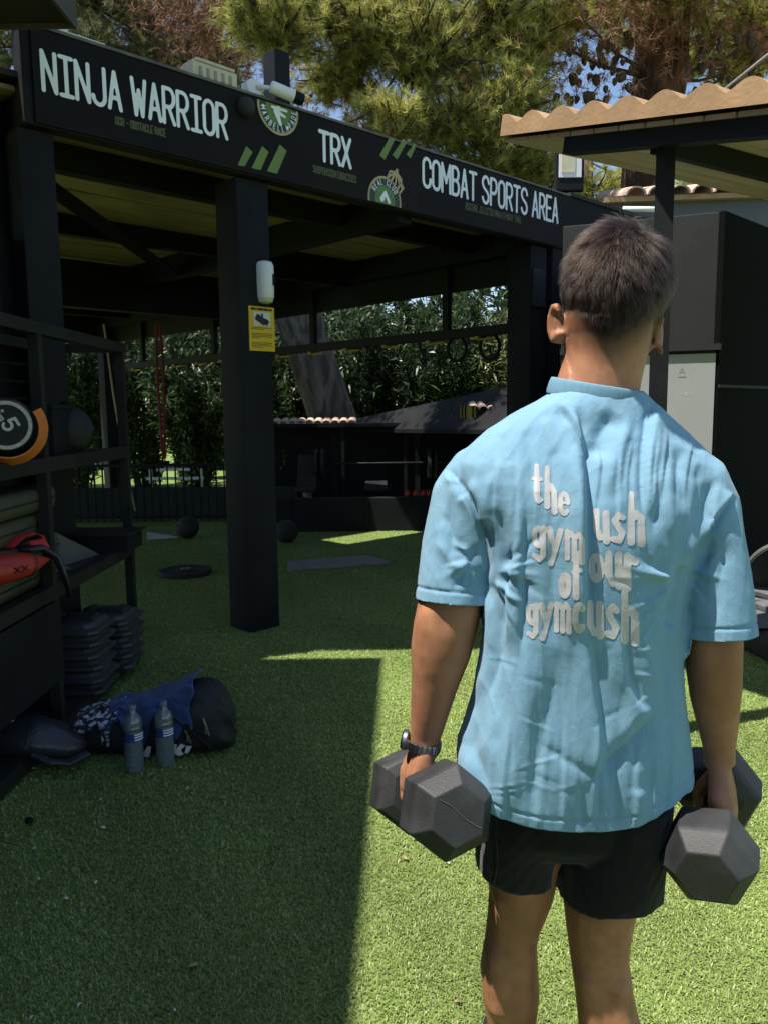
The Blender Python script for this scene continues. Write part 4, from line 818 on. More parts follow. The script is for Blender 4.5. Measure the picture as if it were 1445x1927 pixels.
# tree D/E: sunlit pines farther back
b0 = at(1150, 900, 19); b0 = (b0.x, b0.y, 0)
pine(b0, 'sunlit yellow green pine far behind the floodlight', bl([(1120, 360, 18, 70, 40, 160), (1040, 290, 18, 80, 60, 200), (960, 340, 18, 110, 60, 200), (1180, 330, 18.5, 50, 40, 90)]), [(at(1100, 900, 19), .3), (at(1100, 300, 19), .18)], 14, needle=(.19, .011))
b0 = at(1400, 900, 20); b0 = (b0.x, b0.y, 0)
pine(b0, 'sunlit yellow green pine far behind the clay tiled roof', bl([(1330, 350, 19, 80, 40, 200), (1400, 340, 19, 80, 40, 160), (1400, 130, 19.5, 60, 90, 220), (1310, 110, 19.5, 40, 50, 110)]), [(at(1420, 900, 20), .3), (at(1420, 100, 20), .2)], 15, needle=(.19, .011), green=((.42, .5, .08), (.28, .34, .07), (.5, .55, .14)))
# leaning grey trunk behind the shed
b0 = at(650, 880, 13.5); b0 = Vector((b0.x, b0.y, 0)); t = thing('leaning_tree', 'leaning tree with thick grey bark behind the right of the middle pillar', 'tree', b0)
b = MB(); b.tube([p-b0 for p in (at(665, 900, 13.5), at(610, 740, 13.4), at(575, 640, 13.2), at(548, 540, 13.0), at(520, 400, 12.8), at(500, 280, 12.8))], [.42, .38, .37, .4, .36, .3], 18)
b.build('trunk', BARKG, t, True)
# oleander shrubs
def shrub(base, label, h, w_, nst, seedv, lf=(.13, .022), pal=((.06, .1, .035), (.09, .14, .05), (.035, .065, .022)), group='oleander shrubs behind the shed', whorls=22):
    rg = np.random.default_rng(seedv); t = thing('oleander_shrub', label, 'shrub', base, 0, group); b = MB(); Cn, Dn = [], []
    for k in range(nst):
        a = rg.uniform(0, 6.28); e = np.array([math.cos(a)*w_*rg.uniform(.2, 1), math.sin(a)*w_*.7*rg.uniform(.2, 1), h*rg.uniform(.55, 1.05)]); s = np.array([e[0]*.25, e[1]*.25, 0])
        m = s*.4+e*.6+np.array([0, 0, h*.12]); b.tube([tuple(s), tuple(m), tuple(e)], [.014, .01, .004], 4, cap=False)
        f = rg.uniform(.04, 1, whorls)[:, None]; p = (1-f)**2*s+2*f*(1-f)*m+f**2*e; dr = nrm(2*(1-f)*(m-s)+2*f*(e-m))
        for q in range(5):
            Cn.append(p+rg.normal(0, .05, p.shape)); Dn.append(nrm(dr*rg.uniform(.2, .9, (whorls, 1))+rg.normal(0, .6, p.shape)))
    c, d = np.concatenate(Cn), np.concatenate(Dn); n = len(c); l = lf[0]*rg.uniform(.7, 1.25, (n, 1)); s_ = nrm(np.cross(d, rg.normal(0, .5, (n, 3))+np.array([0, 0, 1.0])))*lf[1]*.5; dn = np.array([0, 0, -1.0])
    V = np.stack([c, c+d*l*.45+s_, c+d*l+dn*l*.18, c+d*l*.45-s_], 1).reshape(-1, 3); F = np.arange(4*n).reshape(-1, 4)
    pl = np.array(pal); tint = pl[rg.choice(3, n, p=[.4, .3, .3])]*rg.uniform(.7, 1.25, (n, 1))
    npmesh('leaves', V, F, LEAF, t, tint=np.repeat(tint, 4, 0)); b.build('stems', M('shrub_stem', (.03, .028, .018), .9, .3, 5), t); return t
sh = [(-5.6, 14.6, 2.9), (-4.5, 15.2, 3.0), (-3.4, 14.5, 2.7), (-2.5, 15.3, 3.0), (-1.5, 15.0, 2.9), (-.7, 14.6, 2.7), (.1, 15.2, 2.9), (.9, 14.6, 2.7), (1.7, 15.2, 3.0), (2.5, 14.5, 2.9), (-.2, 16.6, 3.5), (1.5, 16.8, 3.6), (3.3, 15.5, 3.0), (-6.8, 15.0, 3.1), (-2.0, 16.8, 3.6), (-4.0, 17, 3.5)]
desc = ['at the far left seen through the rack', 'left of the red strap', 'behind the red strap', 'just left of the middle pillar', 'hidden partly by the middle pillar', 'around the leaning grey trunk', 'behind the middle of the rail', 'right of the leaning trunk under the rail', 'behind the left gym ring', 'behind the right gym ring by the corner pillar', 'in the back row left of the rings', 'in the back row above the rings', 'behind the corner pillar', 'at the leftmost end of the hedge', 'in the back row behind the middle pillar', 'in the back row behind the red strap']
for k, (x, y, h) in enumerate(sh):
    sun_tint = k in (9, 12); shrub((x, y, 0), f'{"sun-tinted" if sun_tint else "dark"} green oleander shrub {desc[k]}', h*1.12, .95, 46, 100+k, lf=(.2, .04), pal=((.13, .17, .06), (.2, .24, .1), (.07, .1, .035)) if sun_tint else ((.045, .08, .028), (.07, .11, .042), (.025, .05, .018)))  # brighter leaf palette holds the sunlight on two of the shrubs
shrub((2.0, 11.6, 0), 'pale leaved oleander shrub with sun in its leaf colour left of the corner pillar', 2.1, .55, 26, 77, pal=((.16, .2, .08), (.24, .28, .13), (.09, .12, .05)))
shrub((-1.55, 12.6, 0), 'low sun-tinted oleander shrub beside the middle pillar', 1.25, .6, 24, 78, pal=((.13, .17, .06), (.2, .24, .1), (.07, .1, .035)))  # sun on this and the pale shrub is likewise in the palette

# tall evergreen screen farther back
dsc = ('far left', 'centre left', 'behind the middle pillar', 'behind the leaning trunk', 'behind the gym rings', 'behind the corner pillar')
for k, (x, y, h) in enumerate(((-10.0, 20, 4.6), (-7.2, 20.5, 5.0), (-4.4, 20, 4.7), (-1.6, 20.5, 4.6), (1.4, 21, 4.4), (4.2, 20, 4.8))):
    t = shrub((x, y, 0), 'x', h, 1.9, 60, 300+k, lf=(.4, .13), whorls=30); t.name = 'evergreen_tree'; tag(t, f'tall dark evergreen screen tree {dsc[k]}', 'tree', 'evergreen trees in the far screen')
# ------------------------------------------------------------------ the man
from mathutils.bvhtree import BVHTree
from mathutils import noise as mnoise
def fuse(b, vox, smooth, name='tmp', sub=0):
    """union of closed shells -> one continuous surface; returns V (n,3), F list"""
    o = b.build(name, None); m = o.modifiers.new('r', 'REMESH'); m.mode = 'VOXEL'; m.voxel_size = vox; m.use_smooth_shade = True
    if smooth: s = o.modifiers.new('s', 'SMOOTH'); s.iterations = smooth; s.factor = .5
    if sub: s = o.modifiers.new('d', 'SUBSURF'); s.levels = s.render_levels = sub
    dg = bpy.context.evaluated_depsgraph_get(); me = o.evaluated_get(dg).to_mesh(); n = len(me.vertices)
    V = np.empty(n*3, np.float32); me.vertices.foreach_get('co', V); V = V.reshape(-1, 3).astype(float)
    F = np.empty(len(me.loops), np.int32); me.loops.foreach_get('vertex_index', F); F = F.reshape(-1, 4)
    N = np.empty(n*3, np.float32); me.vertices.foreach_get('normal', N); N = N.reshape(-1, 3).astype(float)
    o.to_mesh_clear(); d = o.data; bpy.data.objects.remove(o); bpy.data.meshes.remove(d); return V, F, N
def normals(V, F):
    n = np.cross(V[F[:, 2]]-V[F[:, 0]], V[F[:, 3]]-V[F[:, 1]]); N = np.zeros_like(V)
    for k in range(4): np.add.at(N, F[:, k], n)
    return nrm(N)
def relax(V, F, it, lam=.5):
    E = np.concatenate([F[:, [0, 1]], F[:, [1, 2]], F[:, [2, 3]], F[:, [3, 0]]]); E = np.concatenate([E, E[:, ::-1]]); cnt = np.bincount(E[:, 0], minlength=len(V))[:, None]
    for _ in range(it):
        A = np.stack([np.bincount(E[:, 0], V[E[:, 1], k], minlength=len(V)) for k in range(3)], 1); V = V+lam*(A/np.maximum(cnt, 1)-V)
    return V
def limb(b, st, seg=20, up=(0, -1, 0)):
    """stations (px, py, Y, rx, ry): rx sideways, ry front to back, metres"""
    b.tube([at(p[0], p[1], p[2]) for p in st], [(p[4], p[3]) for p in st], seg, up=up)
man = thing('person', 'man seen from behind in a light blue t-shirt and black shorts carrying two dumbbells', 'person', (.42, 1.42, 0)); MO = np.array(man.location)
def part(name, V, F, m, tint=None, parent=None): return npmesh(name, V-MO, F, m, parent or man, tint, True)

# ---- dumbbells (placed where the hands hang)
def dumbbell(label, pf, pb, roll):
    f, b_ = at(*pf), at(*pb); c = (f+b_)/2; a = (b_-f).normalized()
    t = thing('dumbbell', label, 'dumbbell', c, 0, 'dumbbells held by the man')
    yv = a; zv = Vector((0, 0, 1)); zv = (zv-yv*zv.dot(yv)).normalized(); xv = yv.cross(zv); Rm = Matrix((xv, yv, zv)).transposed(); t.rotation_euler = Rm.to_euler()
    sep = .104
    DM = M('dumbbell_rubber', (.024, .025, .027), .58, .3, 16, .13, 300, spec=.45, col2=(.05, .05, .052), c2=(.5, .8), c2scale=9)
    for s in (-1, 1):
        bm = bmesh.new(); prof = [(.050, -.062), (.0765, -.034), (.079, -.026), (.079, .03), (.073, .04), (.05, .05)]
        rg = []
        for r_, y in prof: rg.append([bm.verts.new((r_*math.cos(R(roll)+k*math.pi/3), y*(1 if s < 0 else -1)+s*sep, r_*math.sin(R(roll)+k*math.pi/3))) for k in range(6)])
        for i in range(len(rg)-1):
            for k in range(6): bm.faces.new((rg[i][k], rg[i][(k+1) % 6], rg[i+1][(k+1) % 6], rg[i+1][k]))
        bm.faces.new(rg[0]); bm.faces.new(rg[-1]); bmesh.ops.recalc_face_normals(bm, faces=bm.faces[:])
        bmesh.ops.bevel(bm, geom=bm.edges[:], offset=.0024, segments=2, profile=.5, affect='EDGES', clamp_overlap=True)
        me = bpy.data.meshes.new('head'); bm.to_mesh(me); bm.free(); me.polygons.foreach_set('use_smooth', [True]*len(me.polygons)); me.set_sharp_from_angle(angle=R(8)); me.materials.append(DM)
        o = bpy.data.objects.new('head', me); C.objects.link(o); o.parent = t
    if roll == 77: MB().tube([(-.03, -.1669, .03), (-.012, -.1669, .018), (.008, -.1669, -.004), (.026, -.1669, -.018), (.036, -.1669, -.024)], .0005, 4).build('scratch', M('scratch_grey', (.12, .115, .11), .8), t)
    MB().lathe((0, -.065, 0), [(.0135, 0), (.0145, .03), (.0165, .065), (.0145, .1), (.0135, .13)], 18, (0, 1, 0)).build('handle', STEEL, t, True)
    return t, c, a
DL, cL, aL = dumbbell('black rubber hex dumbbell in the left hand with the wristwatch', (838, 1522, 1.262), (770, 1484, 1.452), 77)
DR, cR, aR = dumbbell('black rubber hex dumbbell in the right hand at the right edge', (1333, 1611, 1.262), (1349, 1480, 1.455), 68)

# ---- body
b = MB()
HC = at(1153, 560, 1.405); rollm = Matrix.Rotation(R(-12), 3, 'Z') @ Matrix.Rotation(R(10), 3, 'Y') @ Matrix.Rotation(R(-8), 3, 'X')
def hp(x, y, z): return HC + rollm @ Vector((x, y, z))
b.ball(hp(0, .0, .01), 1, 28, (.083, .1, .105), rollm); b.ball(hp(0, .025, -.05), 1, 24, (.072, .085, .075), rollm)
b.ball(hp(0, .06, -.085), 1, 20, (.052, .05, .045), rollm); b.ball(hp(.0, -.012, -.055), 1, 20, (.073, .074, .075), rollm)      # jaw and nape
b.tube([hp(0, .098, -.005), hp(0, .117, -.04), hp(0, .108, -.052)], [.008, .014, .011], 10)                                   # nose
b.tube([hp(-.045, .088, .012), hp(0, .1, .018), hp(.045, .088, .012)], [.01, .012, .01], 8)                                   # brow
b.tube([hp(-.022, .1, -.082), hp(0, .107, -.08), hp(.022, .1, -.082)], [.005, .008, .005], 8)                                 # lips
def ear(s, cx, cy, Y, h, fl):
    c = at(cx, cy, Y); rg = []
    for k in range(13):
        a = R(-150+k*25); rg.append(c+Vector((s*(.008+fl*.5*(1+math.cos(a))*.8) , .012*math.cos(a), h*math.sin(a))))
    b.tube(rg, [.0075]*12+[.006], 8); b.ball(c+Vector((s*.006, .002, 0)), 1, 12, (.007, .012, h*.85)); b.ball(c+Vector((s*.004, 0, -h*.95)), 1, 10, (.007, .008, .01))
ear(-1, 1058, 608, 1.40, .029, .013); ear(1, 1228, 632, 1.40, .029, .008)
limb(b, [(1148, 560, 1.41, .05, .05), (1146, 610, 1.405, .066, .07), (1142, 655, 1.402, .0725, .073), (1131, 705, 1.395, .0705, .069), (1122, 742, 1.388, .074, .066), (1118, 790, 1.38, .08, .055)], 24)
limb(b, [(1112, 770, 1.385, .06, .04), (1106, 820, 1.385, .11, .05), (1100, 890, 1.38, .17, .07), (1098, 1000, 1.37, .15, .09), (1095, 1200, 1.37, .14, .105), (1095, 1400, 1.38, .155, .11), (1090, 1540, 1.385, .15, .105)], 28)
# left arm, hand, fingers
limb(b, [(935, 910, 1.38, .035, .04), (885, 970, 1.378, .048, .055), (853, 1060, 1.368, .053, .058), (846, 1140, 1.355, .056, .057), (836, 1185, 1.352, .055, .054), (829, 1225, 1.352, .053, .05), (817, 1290, 1.356, .041, .042), (807, 1345, 1.36, .0335, .034), (799, 1395, 1.362, .0265, .023), (797, 1420, 1.362, .0275, .02)], 22)
limb(b, [(1285, 910, 1.38, .035, .04), (1318, 980, 1.378, .046, .055), (1338, 1100, 1.368, .053, .057), (1339, 1200, 1.355, .0505, .054), (1342, 1255, 1.352, .0465, .05), (1345, 1310, 1.356, .043, .042), (1350, 1365, 1.36, .035, .034), (1353, 1412, 1.362, .0275, .024), (1353, 1440, 1.362, .028, .021)], 22)
def hand(s, cpt, ax, wrist):
    """s=-1 left hand, +1 right hand; palm lies on the outer side of the handle, fingers curl round below it"""
    o = Vector((s, 0, 0)); o = (o-ax*o.dot(ax)).normalized(); u = Vector((0, 0, 1)); u = (u-ax*u.dot(ax)).normalized()
    P = lambda k, x, z: cpt+ax*k+o*x+u*z
    wv = Vector(wrist)
    # palm: three overlapping lofts from wrist to the knuckle row
    for k, wr in ((-.03, .012), (-.01, .014), (.012, .014), (.032, .012)):
        b.tube([wv+ax*k*.4, (wv+P(k, .02, .05))/2+ax*k*.25, P(k, .022, .045), P(k, .028, .012)], [.017, .0165, wr+.002, wr], 12)
    b.tube([wv-ax*.012, P(-.03, .008, .055), P(-.036, .012, .03)], [.016, .018, .012], 12)     # heel of the hand, little finger side
    for k, (off, ln, r_) in enumerate(((-.036, .86, .0078), (-.0125, 1.0, .0088), (.0115, 1.06, .009), (.035, .98, .0086))):
        pts = [P(off, .027, .022), P(off, .031, -.002*ln), P(off*.97, .021, -.022), P(off*.95, .0, -.03), P(off*.93, -.02, -.022*ln), P(off*.92, -.027, -.002), P(off*.92, -.022, .01*ln)]
        b.tube(pts, [r_*1.05, r_*1.08, r_, r_*1.02, r_*.95, r_*.9, r_*.7], 10)
    b.tube([(wv*.45+P(.03, -.01, .05)*.55), P(.042, -.022, .036), P(.05, -.03, .014), P(.046, -.03, -.012), P(.042, -.02, -.028)], [.015, .0135, .0115, .0105, .0075], 12)
hand(-1, cL, aL, at(798, 1408, 1.362)); hand(1, cR, aR, at(1352, 1440, 1.362))
# legs
limb(b, [(985, 1500, 1.39, .085, .1), (982, 1600, 1.40, .074, .085), (979, 1680, 1.41, .06, .068), (966, 1735, 1.42, .0515, .056), (960, 1765, 1.425, .0495, .053), (957, 1815, 1.43, .0555, .056), (960, 1865, 1.435, .0565, .056), (962, 1925, 1.44, .048, .05), (966, 2060, 1.45, .037, .042), (968, 2150, 1.46, .031, .036)], 22)
limb(b, [(1150, 1500, 1.38, .09, .105), (1140, 1620, 1.365, .08, .09), (1127, 1700, 1.355, .0655, .075), (1126, 1755, 1.35, .0575, .064), (1127, 1805, 1.35, .052, .056), (1134, 1860, 1.35, .0515, .055), (1146, 1930, 1.35, .0565, .058), (1150, 2020, 1.35, .05, .052), (1150, 2160, 1.35, .036, .042), (1150, 2300, 1.35, .03, .035)], 22)
ankL, ankR = at(968, 2150, 1.46), at(1150, 2300, 1.35)
for an in (ankL, ankR):
    b.tube([an, Vector((an.x, an.y, .11)), Vector((an.x, an.y+.02, .07))], [.032, .036, .04], 14)
V, F, N = fuse(b, .0042, 6)
nk = np.clip(((HC.z-.035)-V[:, 2])/.03, 0, 1)*np.clip((V[:, 2]-1.40)/.03, 0, 1)*(np.abs(V[:, 0]-HC.x) < .083)*np.clip((HC.y+.03-V[:, 1])/.03, 0, 1)
V = V+(relax(V, F, 160)-V)*nk[:, None]
# muscle relief: long soft swellings along the limbs
for p0_, p1_, r_, h_ in (((800, 1160, 1.32), (815, 1250, 1.33), .02, .004), ((868, 1150, 1.31), (850, 1215, 1.32), .022, .0035), ((1320, 1215, 1.31), (1330, 1290, 1.32), .02, .0035), ((1372, 1215, 1.31), (1368, 1300, 1.33), .02, .004),
                         ((930, 1805, 1.39), (935, 1900, 1.39), .024, .006), ((985, 1800, 1.39), (985, 1890, 1.39), .024, .0075), ((1100, 1850, 1.31), (1110, 1960, 1.31), .024, .006), ((1165, 1850, 1.31), (1172, 1960, 1.31), .024, .008), ((935, 1700, 1.36), (932, 1765, 1.37), .014, .004), ((1000, 1700, 1.36), (1002, 1765, 1.37), .014, .004), ((1075, 1740, 1.3), (1082, 1810, 1.3), .014, .004), ((1168, 1740, 1.3), (1168, 1810, 1.3), .014, .004)):
    a_, b_ = np.array(at(*p0_)), np.array(at(*p1_)); d_ = b_-a_; t_ = np.clip((V-a_) @ d_/(d_ @ d_), 0, 1); dist = np.linalg.norm(V-a_-t_[:, None]*d_, axis=1); V = V+N*(1.5*h_*np.exp(-(dist/r_)**2))[:, None]
N = normals(V, F); BV, BF = V, F
# skin tint: a clipped fade on the nape and sides, ruddier ears/knuckles
q = (V-np.array(HC)) @ np.array(rollm)                        # head space
def hl_of(ax_): return -.114+.068*np.clip(ax_/.085, 0, 1)**1.35
hl = hl_of(np.abs(q[:, 0]))
rad = np.linalg.norm(q, axis=1)
fade = np.clip((q[:, 2]-(hl-.03))/.06, 0, 1)*(rad < .165)*np.clip((.07-q[:, 1])/.03, 0, 1)
fade = np.where((np.abs(q[:, 0]) > .0885), 0, fade)
tint = np.ones_like(V); tint = tint*(1-fade[:, None])+np.array([.13, .12, .12])*fade[:, None]
SKIN = M('skin', (.38, .178, .098), .54, .2, 34, .08, 340, spec=.33, sss=.1, attr='tint', col2=(.3, .132, .075), c2=(.45, .7), c2scale=6)
body = part('body', V, F, SKIN, tint)
for s in (-1, 1):
    c_ = hp(s*.032, .085, .0)-Vector(MO); MB().ball(c_, .012, 12).build('eye', M('eye_white', (.7, .68, .65), .2), man, True)
    MB().ball(c_+Vector((0, .0085, 0)), .005, 10).build('iris', M('iris_brown', (.06, .03, .015), .2), man, True)

# ---- t-shirt
b = MB()
tor = [(1625, 872, 1306, 1.372, .124), (1560, 868, 1306, 1.372, .127), (1500, 862, 1306, 1.37, .13), (1450, 855, 1305, 1.368, .132), (1400, 856, 1300, 1.366, .133), (1300, 886, 1287, 1.364, .128), (1200, 905, 1279, 1.362, .126), (1100, 910, 1288, 1.362, .13), (1000, 896, 1322, 1.366, .132), (940, 874, 1346, 1.37, .128), (900, 858, 1356, 1.373, .12), (865, 858, 1345, 1.376, .11), (835, 880, 1318, 1.379, .1), (805, 915, 1285, 1.382, .09), (778, 958, 1255, 1.386, .082), (752, 1010, 1226, 1.39, .076), (735, 1040, 1208, 1.393, .07)]
rg = []
for py, xl, xr, Y, dp in tor:
    l, r_ = at(xl, py, Y), at(xr, py, Y); c = (l+r_)/2; h = (r_.x-l.x)/2; e = 2/2.5
    rg.append([Vector((c.x+math.copysign(abs(math.cos(a))**e, math.cos(a))*h, c.y+.12*h*math.cos(a)+math.copysign(abs(math.sin(a))**e, math.sin(a))*dp, c.z)) for a in (2*math.pi*j/56 for j in range(56))])
b.rings(rg)
sleeveL = [(940, 868, 1.382, .045, .07), (903, 892, 1.38, .056, .074), (876, 935, 1.378, .061, .076), (862, 1005, 1.37, .0605, .074), (853, 1070, 1.362, .061, .072), (849, 1130, 1.355, .0625, .072), (846, 1165, 1.352, .063, .072)]
sleeveR = [(1275, 872, 1.382, .045, .07), (1305, 900, 1.38, .054, .074), (1322, 950, 1.378, .058, .076), (1335, 1035, 1.37, .0585, .074), (1343, 1110, 1.362, .063, .073), (1346, 1192, 1.355, .0685, .073), (1347, 1228, 1.352, .069, .073)]
limb(b, sleeveL, 28); limb(b, sleeveR, 28)
V, F, N = fuse(b, .0052, 9, sub=1)
V = relax(V, F, 3); N = normals(V, F)
px = proj(V); PX, PY = px[:, 0], px[:, 1]
view = nrm(np.array([0, 0, CAMZ])-V); front = np.clip((np.sum(N*view, 1)+.05)/.3, 0, 1)
W = np.zeros(len(V))
def stroke(pts, wd, dep, kind='v', tin=.25, tout=.25):
    """fold drawn along photo-measured points on the back; width px, depth m"""
    P = np.array(pts, float); L = np.concatenate([[0], np.cumsum(np.hypot(*np.diff(P, axis=0).T))]); best = np.full(len(PX), 1e9); tt = np.zeros(len(PX)); sg = np.zeros(len(PX))
    # smooth the polyline
    t_ = np.linspace(0, 1, 24); xs = np.interp(t_, L/L[-1], P[:, 0]); ys = np.interp(t_, L/L[-1], P[:, 1])
    for _ in range(3): xs[1:-1] = (xs[:-2]+2*xs[1:-1]+xs[2:])/4; ys[1:-1] = (ys[:-2]+2*ys[1:-1]+ys[2:])/4
    for i in range(23):
        dx, dy = xs[i+1]-xs[i], ys[i+1]-ys[i]; l2 = dx*dx+dy*dy+1e-9; k = np.clip(((PX-xs[i])*dx+(PY-ys[i])*dy)/l2, 0, 1)
        ex, ey = PX-xs[i]-k*dx, PY-ys[i]-k*dy; d = np.hypot(ex, ey); m = d < best; best = np.where(m, d, best); tt = np.where(m, (i+k)/23, tt); sg = np.where(m, np.sign(dx*ey-dy*ex), sg)
    env = np.clip(np.minimum(tt/max(tin, 1e-3), (1-tt)/max(tout, 1e-3)), 0, 1); env = env*env*(3-2*env); s = best/wd
    bl_ = np.clip(best*sg/5.0*.5+.5, 0, 1); bl_ = bl_*bl_*(3-2*bl_); hi_, lo_ = np.exp(-(s/1.6)**2)*(1-np.exp(-(s*2.2)**2)), -np.exp(-np.abs(s*1.3)**1.3)
    if kind == 'v': prof = -np.exp(-np.abs(s)**1.5)
    elif kind == 'r': prof = np.exp(-np.abs(s)**1.7)
    elif kind == 'f': prof = hi_*bl_+lo_*(1-bl_)       # steep lip on one side
    elif kind == 'g': prof = lo_*bl_+hi_*(1-bl_)
    return dep*prof*env*front
ST = [([(1082, 762), (1100, 835), (1106, 950), (1106, 1100), (1110, 1215)], 22, .013, 'f', .1, .25), ([(1046, 756), (1075, 800), (1100, 860)], 14, .009, 'g', .2, .3), ([(1226, 758), (1212, 850), (1211, 905), (1214, 985)], 15, .009, 'g', .12, .3),
      ([(1160, 775), (1132, 812), (1122, 870)], 20, .011, 'v', .25, .3), ([(1185, 790), (1160, 860), (1140, 940)], 16, .006, 'r', .2, .4), ([(1205, 770), (1180, 850), (1165, 960)], 10, .004, 'v', .3, .4), ([(1060, 830), (1085, 930), (1092, 1060)], 16, .006, 'r', .3, .4),
      ([(838, 880), (868, 920), (890, 955), (905, 1010), (916, 1090)], 11, .009, 'f', .1, .15), ([(880, 900), (905, 945), (912, 1000)], 12, .007, 'r'), ([(850, 905), (872, 940)], 7, .006, 'v'), ([(925, 950), (945, 1000), (950, 1080)], 12, .005, 'v'), ([(930, 880), (918, 930), (925, 1010)], 12, .004, 'r'),
      ([(965, 1010), (952, 1110), (945, 1220)], 12, .006, 'g'), ([(990, 930), (985, 1040), (982, 1150), (975, 1250)], 14, .006, 'f'), ([(1035, 1000), (1040, 1120), (1040, 1230)], 16, .004, 'v'), ([(915, 1090), (925, 1180), (908, 1280), (890, 1340)], 14, .008, 'r'), ([(935, 1120), (940, 1230), (910, 1330)], 10, .006, 'v'),
      ([(1000, 1150), (992, 1300), (962, 1420), (945, 1560)], 32, .0065, 'r', .35, .2), ([(1055, 1190), (1045, 1290), (1015, 1400), (990, 1560)], 30, .007, 'v', .35, .25), ([(1110, 1190), (1122, 1300), (1140, 1420), (1150, 1560)], 20, .0065, 'f', .2, .5), ([(1080, 1230), (1090, 1330), (1090, 1450), (1080, 1560)], 26, .004, 'r', .4, .3),
      ([(1172, 1170), (1182, 1270), (1205, 1330), (1248, 1338)], 17, .006, 'f', .3, .4), ([(1212, 1180), (1218, 1260), (1244, 1310)], 20, .0045, 'r', .4, .4), ([(1262, 1318), (1205, 1372), (1150, 1425), (1085, 1500)], 34, .0075, 'f', .3, .45), ([(1180, 1250), (1165, 1360), (1150, 1440)], 18, .0035, 'v', .4, .4),
      ([(1262, 1090), (1262, 1200), (1255, 1300), (1262, 1420)], 16, .008, 'v', .2, .4), ([(1288, 1060), (1275, 1130), (1270, 1190)], 11, .01, 'v', .15, .15), ([(1384, 930), (1355, 965), (1320, 1010), (1290, 1062)], 11, .009, 'f', .1, .2), ([(1345, 900), (1330, 960), (1305, 1030)], 12, .007, 'g'), ([(1312, 870), (1320, 920), (1312, 990)], 11, .006, 'v'), ([(1270, 830), (1285, 900), (1290, 970)], 13, .005, 'v'), ([(1250, 860), (1262, 940), (1262, 1020)], 14, .004, 'r'), ([(1235, 850), (1240, 930), (1230, 1010)], 11, .005, 'v'),
      ([(1340, 1000), (1325, 1060), (1290, 1090)], 10, .006, 'v'), ([(1375, 1010), (1350, 1100), (1340, 1180)], 14, .004, 'v'), ([(920, 1330), (885, 1405), (900, 1440), (945, 1520)], 18, .0065, 'v', .4, .4), ([(940, 1310), (915, 1390), (935, 1460)], 20, .004, 'r', .4, .4), ([(870, 1330), (858, 1400)], 12, .006, 'r'),
      ([(985, 790), (1000, 850), (1010, 930)], 16, .003, 'v'), ([(940, 810), (955, 880)], 14, .003, 'v'), ([(1020, 780), (1045, 860)], 14, .003, 'r'), ([(830, 960), (850, 1010), (880, 1040)], 9, .004, 'v'), ([(815, 1010), (850, 1060), (895, 1085)], 10, .004, 'r'), ([(835, 930), (850, 1000), (840, 1080)], 10, .003, 'v'), ([(905, 1020), (880, 1060), (850, 1120)], 10, .004, 'v'),
      ([(1010, 1400), (1080, 1440), (1130, 1470)], 10, .003, 'v'), ([(1200, 1480), (1210, 1545)], 14, .004, 'r')]
rq = np.random.default_rng(21)
def fan(ox, oy, a0, a1, n, l0, l1, dep, wd=7, gap=18):
    for k in range(n):
        a = R(a0+(a1-a0)*(k+rq.uniform(.2, .8))/n); l = rq.uniform(l0, l1); g = rq.uniform(.5, 1.5)*gap; c_ = rq.uniform(-.18, .18)
        ST.append(([(ox+g*math.cos(a), oy+g*math.sin(a)), (ox+(g+l*.5)*math.cos(a+c_*.5), oy+(g+l*.5)*math.sin(a+c_*.5)), (ox+(g+l)*math.cos(a+c_), oy+(g+l)*math.sin(a+c_))], wd*rq.uniform(.7, 1.3), dep*rq.uniform(.6, 1.2), 'vfrg'[k % 4], .2, .6))
fan(915, 1075, -35, 80, 9, 70, 170, .0036); fan(1282, 1090, 100, 215, 9, 70, 170, .0036); fan(895, 1050, 100, 215, 6, 40, 80, .003, 6, 12); fan(1292, 1075, -50, 70, 6, 40, 85, .003, 6, 12)
for x_ in (1140, 1168, 1192, 1236, 1258, 1284, 1306): ST.append(([(x_+rq.uniform(-6, 6), 800+rq.uniform(-15, 40)), (x_-8, 890), (x_-12+rq.uniform(-8, 8), 990+rq.uniform(-40, 60))], rq.uniform(6, 9), rq.uniform(.0025, .004), rq.choice(['v', 'f', 'g']), .3, .5))
for x_ in (925, 968, 1000, 1035, 1064): ST.append(([(x_, 830+rq.uniform(-20, 40)), (x_+4, 930), (x_+rq.uniform(-4, 10), 1030)], rq.uniform(6, 9), rq.uniform(.0015, .0028), rq.choice(['v', 'f', 'g']), .4, .5))
for x_ in range(915, 1290, 34): ST.append(([(x_+rq.uniform(-8, 8)+18, 1330+rq.uniform(-80, 60)), (x_+6, 1450), (x_+rq.uniform(-6, 6), 1570)], rq.uniform(7, 12), rq.uniform(.0015, .003), rq.choice(['v', 'r', 'f', 'g']), .5, .15))
for k in range(16):
    x_, y_ = rq.uniform(930, 1250), rq.uniform(1180, 1500); a = R(rq.uniform(-40, 40)); l = rq.uniform(25, 60); ST.append(([(x_-l*math.cos(a), y_-l*math.sin(a)), (x_, y_+rq.uniform(-4, 4)), (x_+l*math.cos(a), y_+l*math.sin(a))], rq.uniform(4, 6), rq.uniform(.0008, .0016), rq.choice(['v', 'f', 'g']), .4, .4))
FM = front > 0; PXa, PYa, fra = PX, PY, front; PX, PY, front = PX[FM], PY[FM], front[FM]; Wf = np.zeros(FM.sum())
for s in ST: Wf += stroke(*s)
W[FM] = Wf; PX, PY, front = PXa, PYa, fra
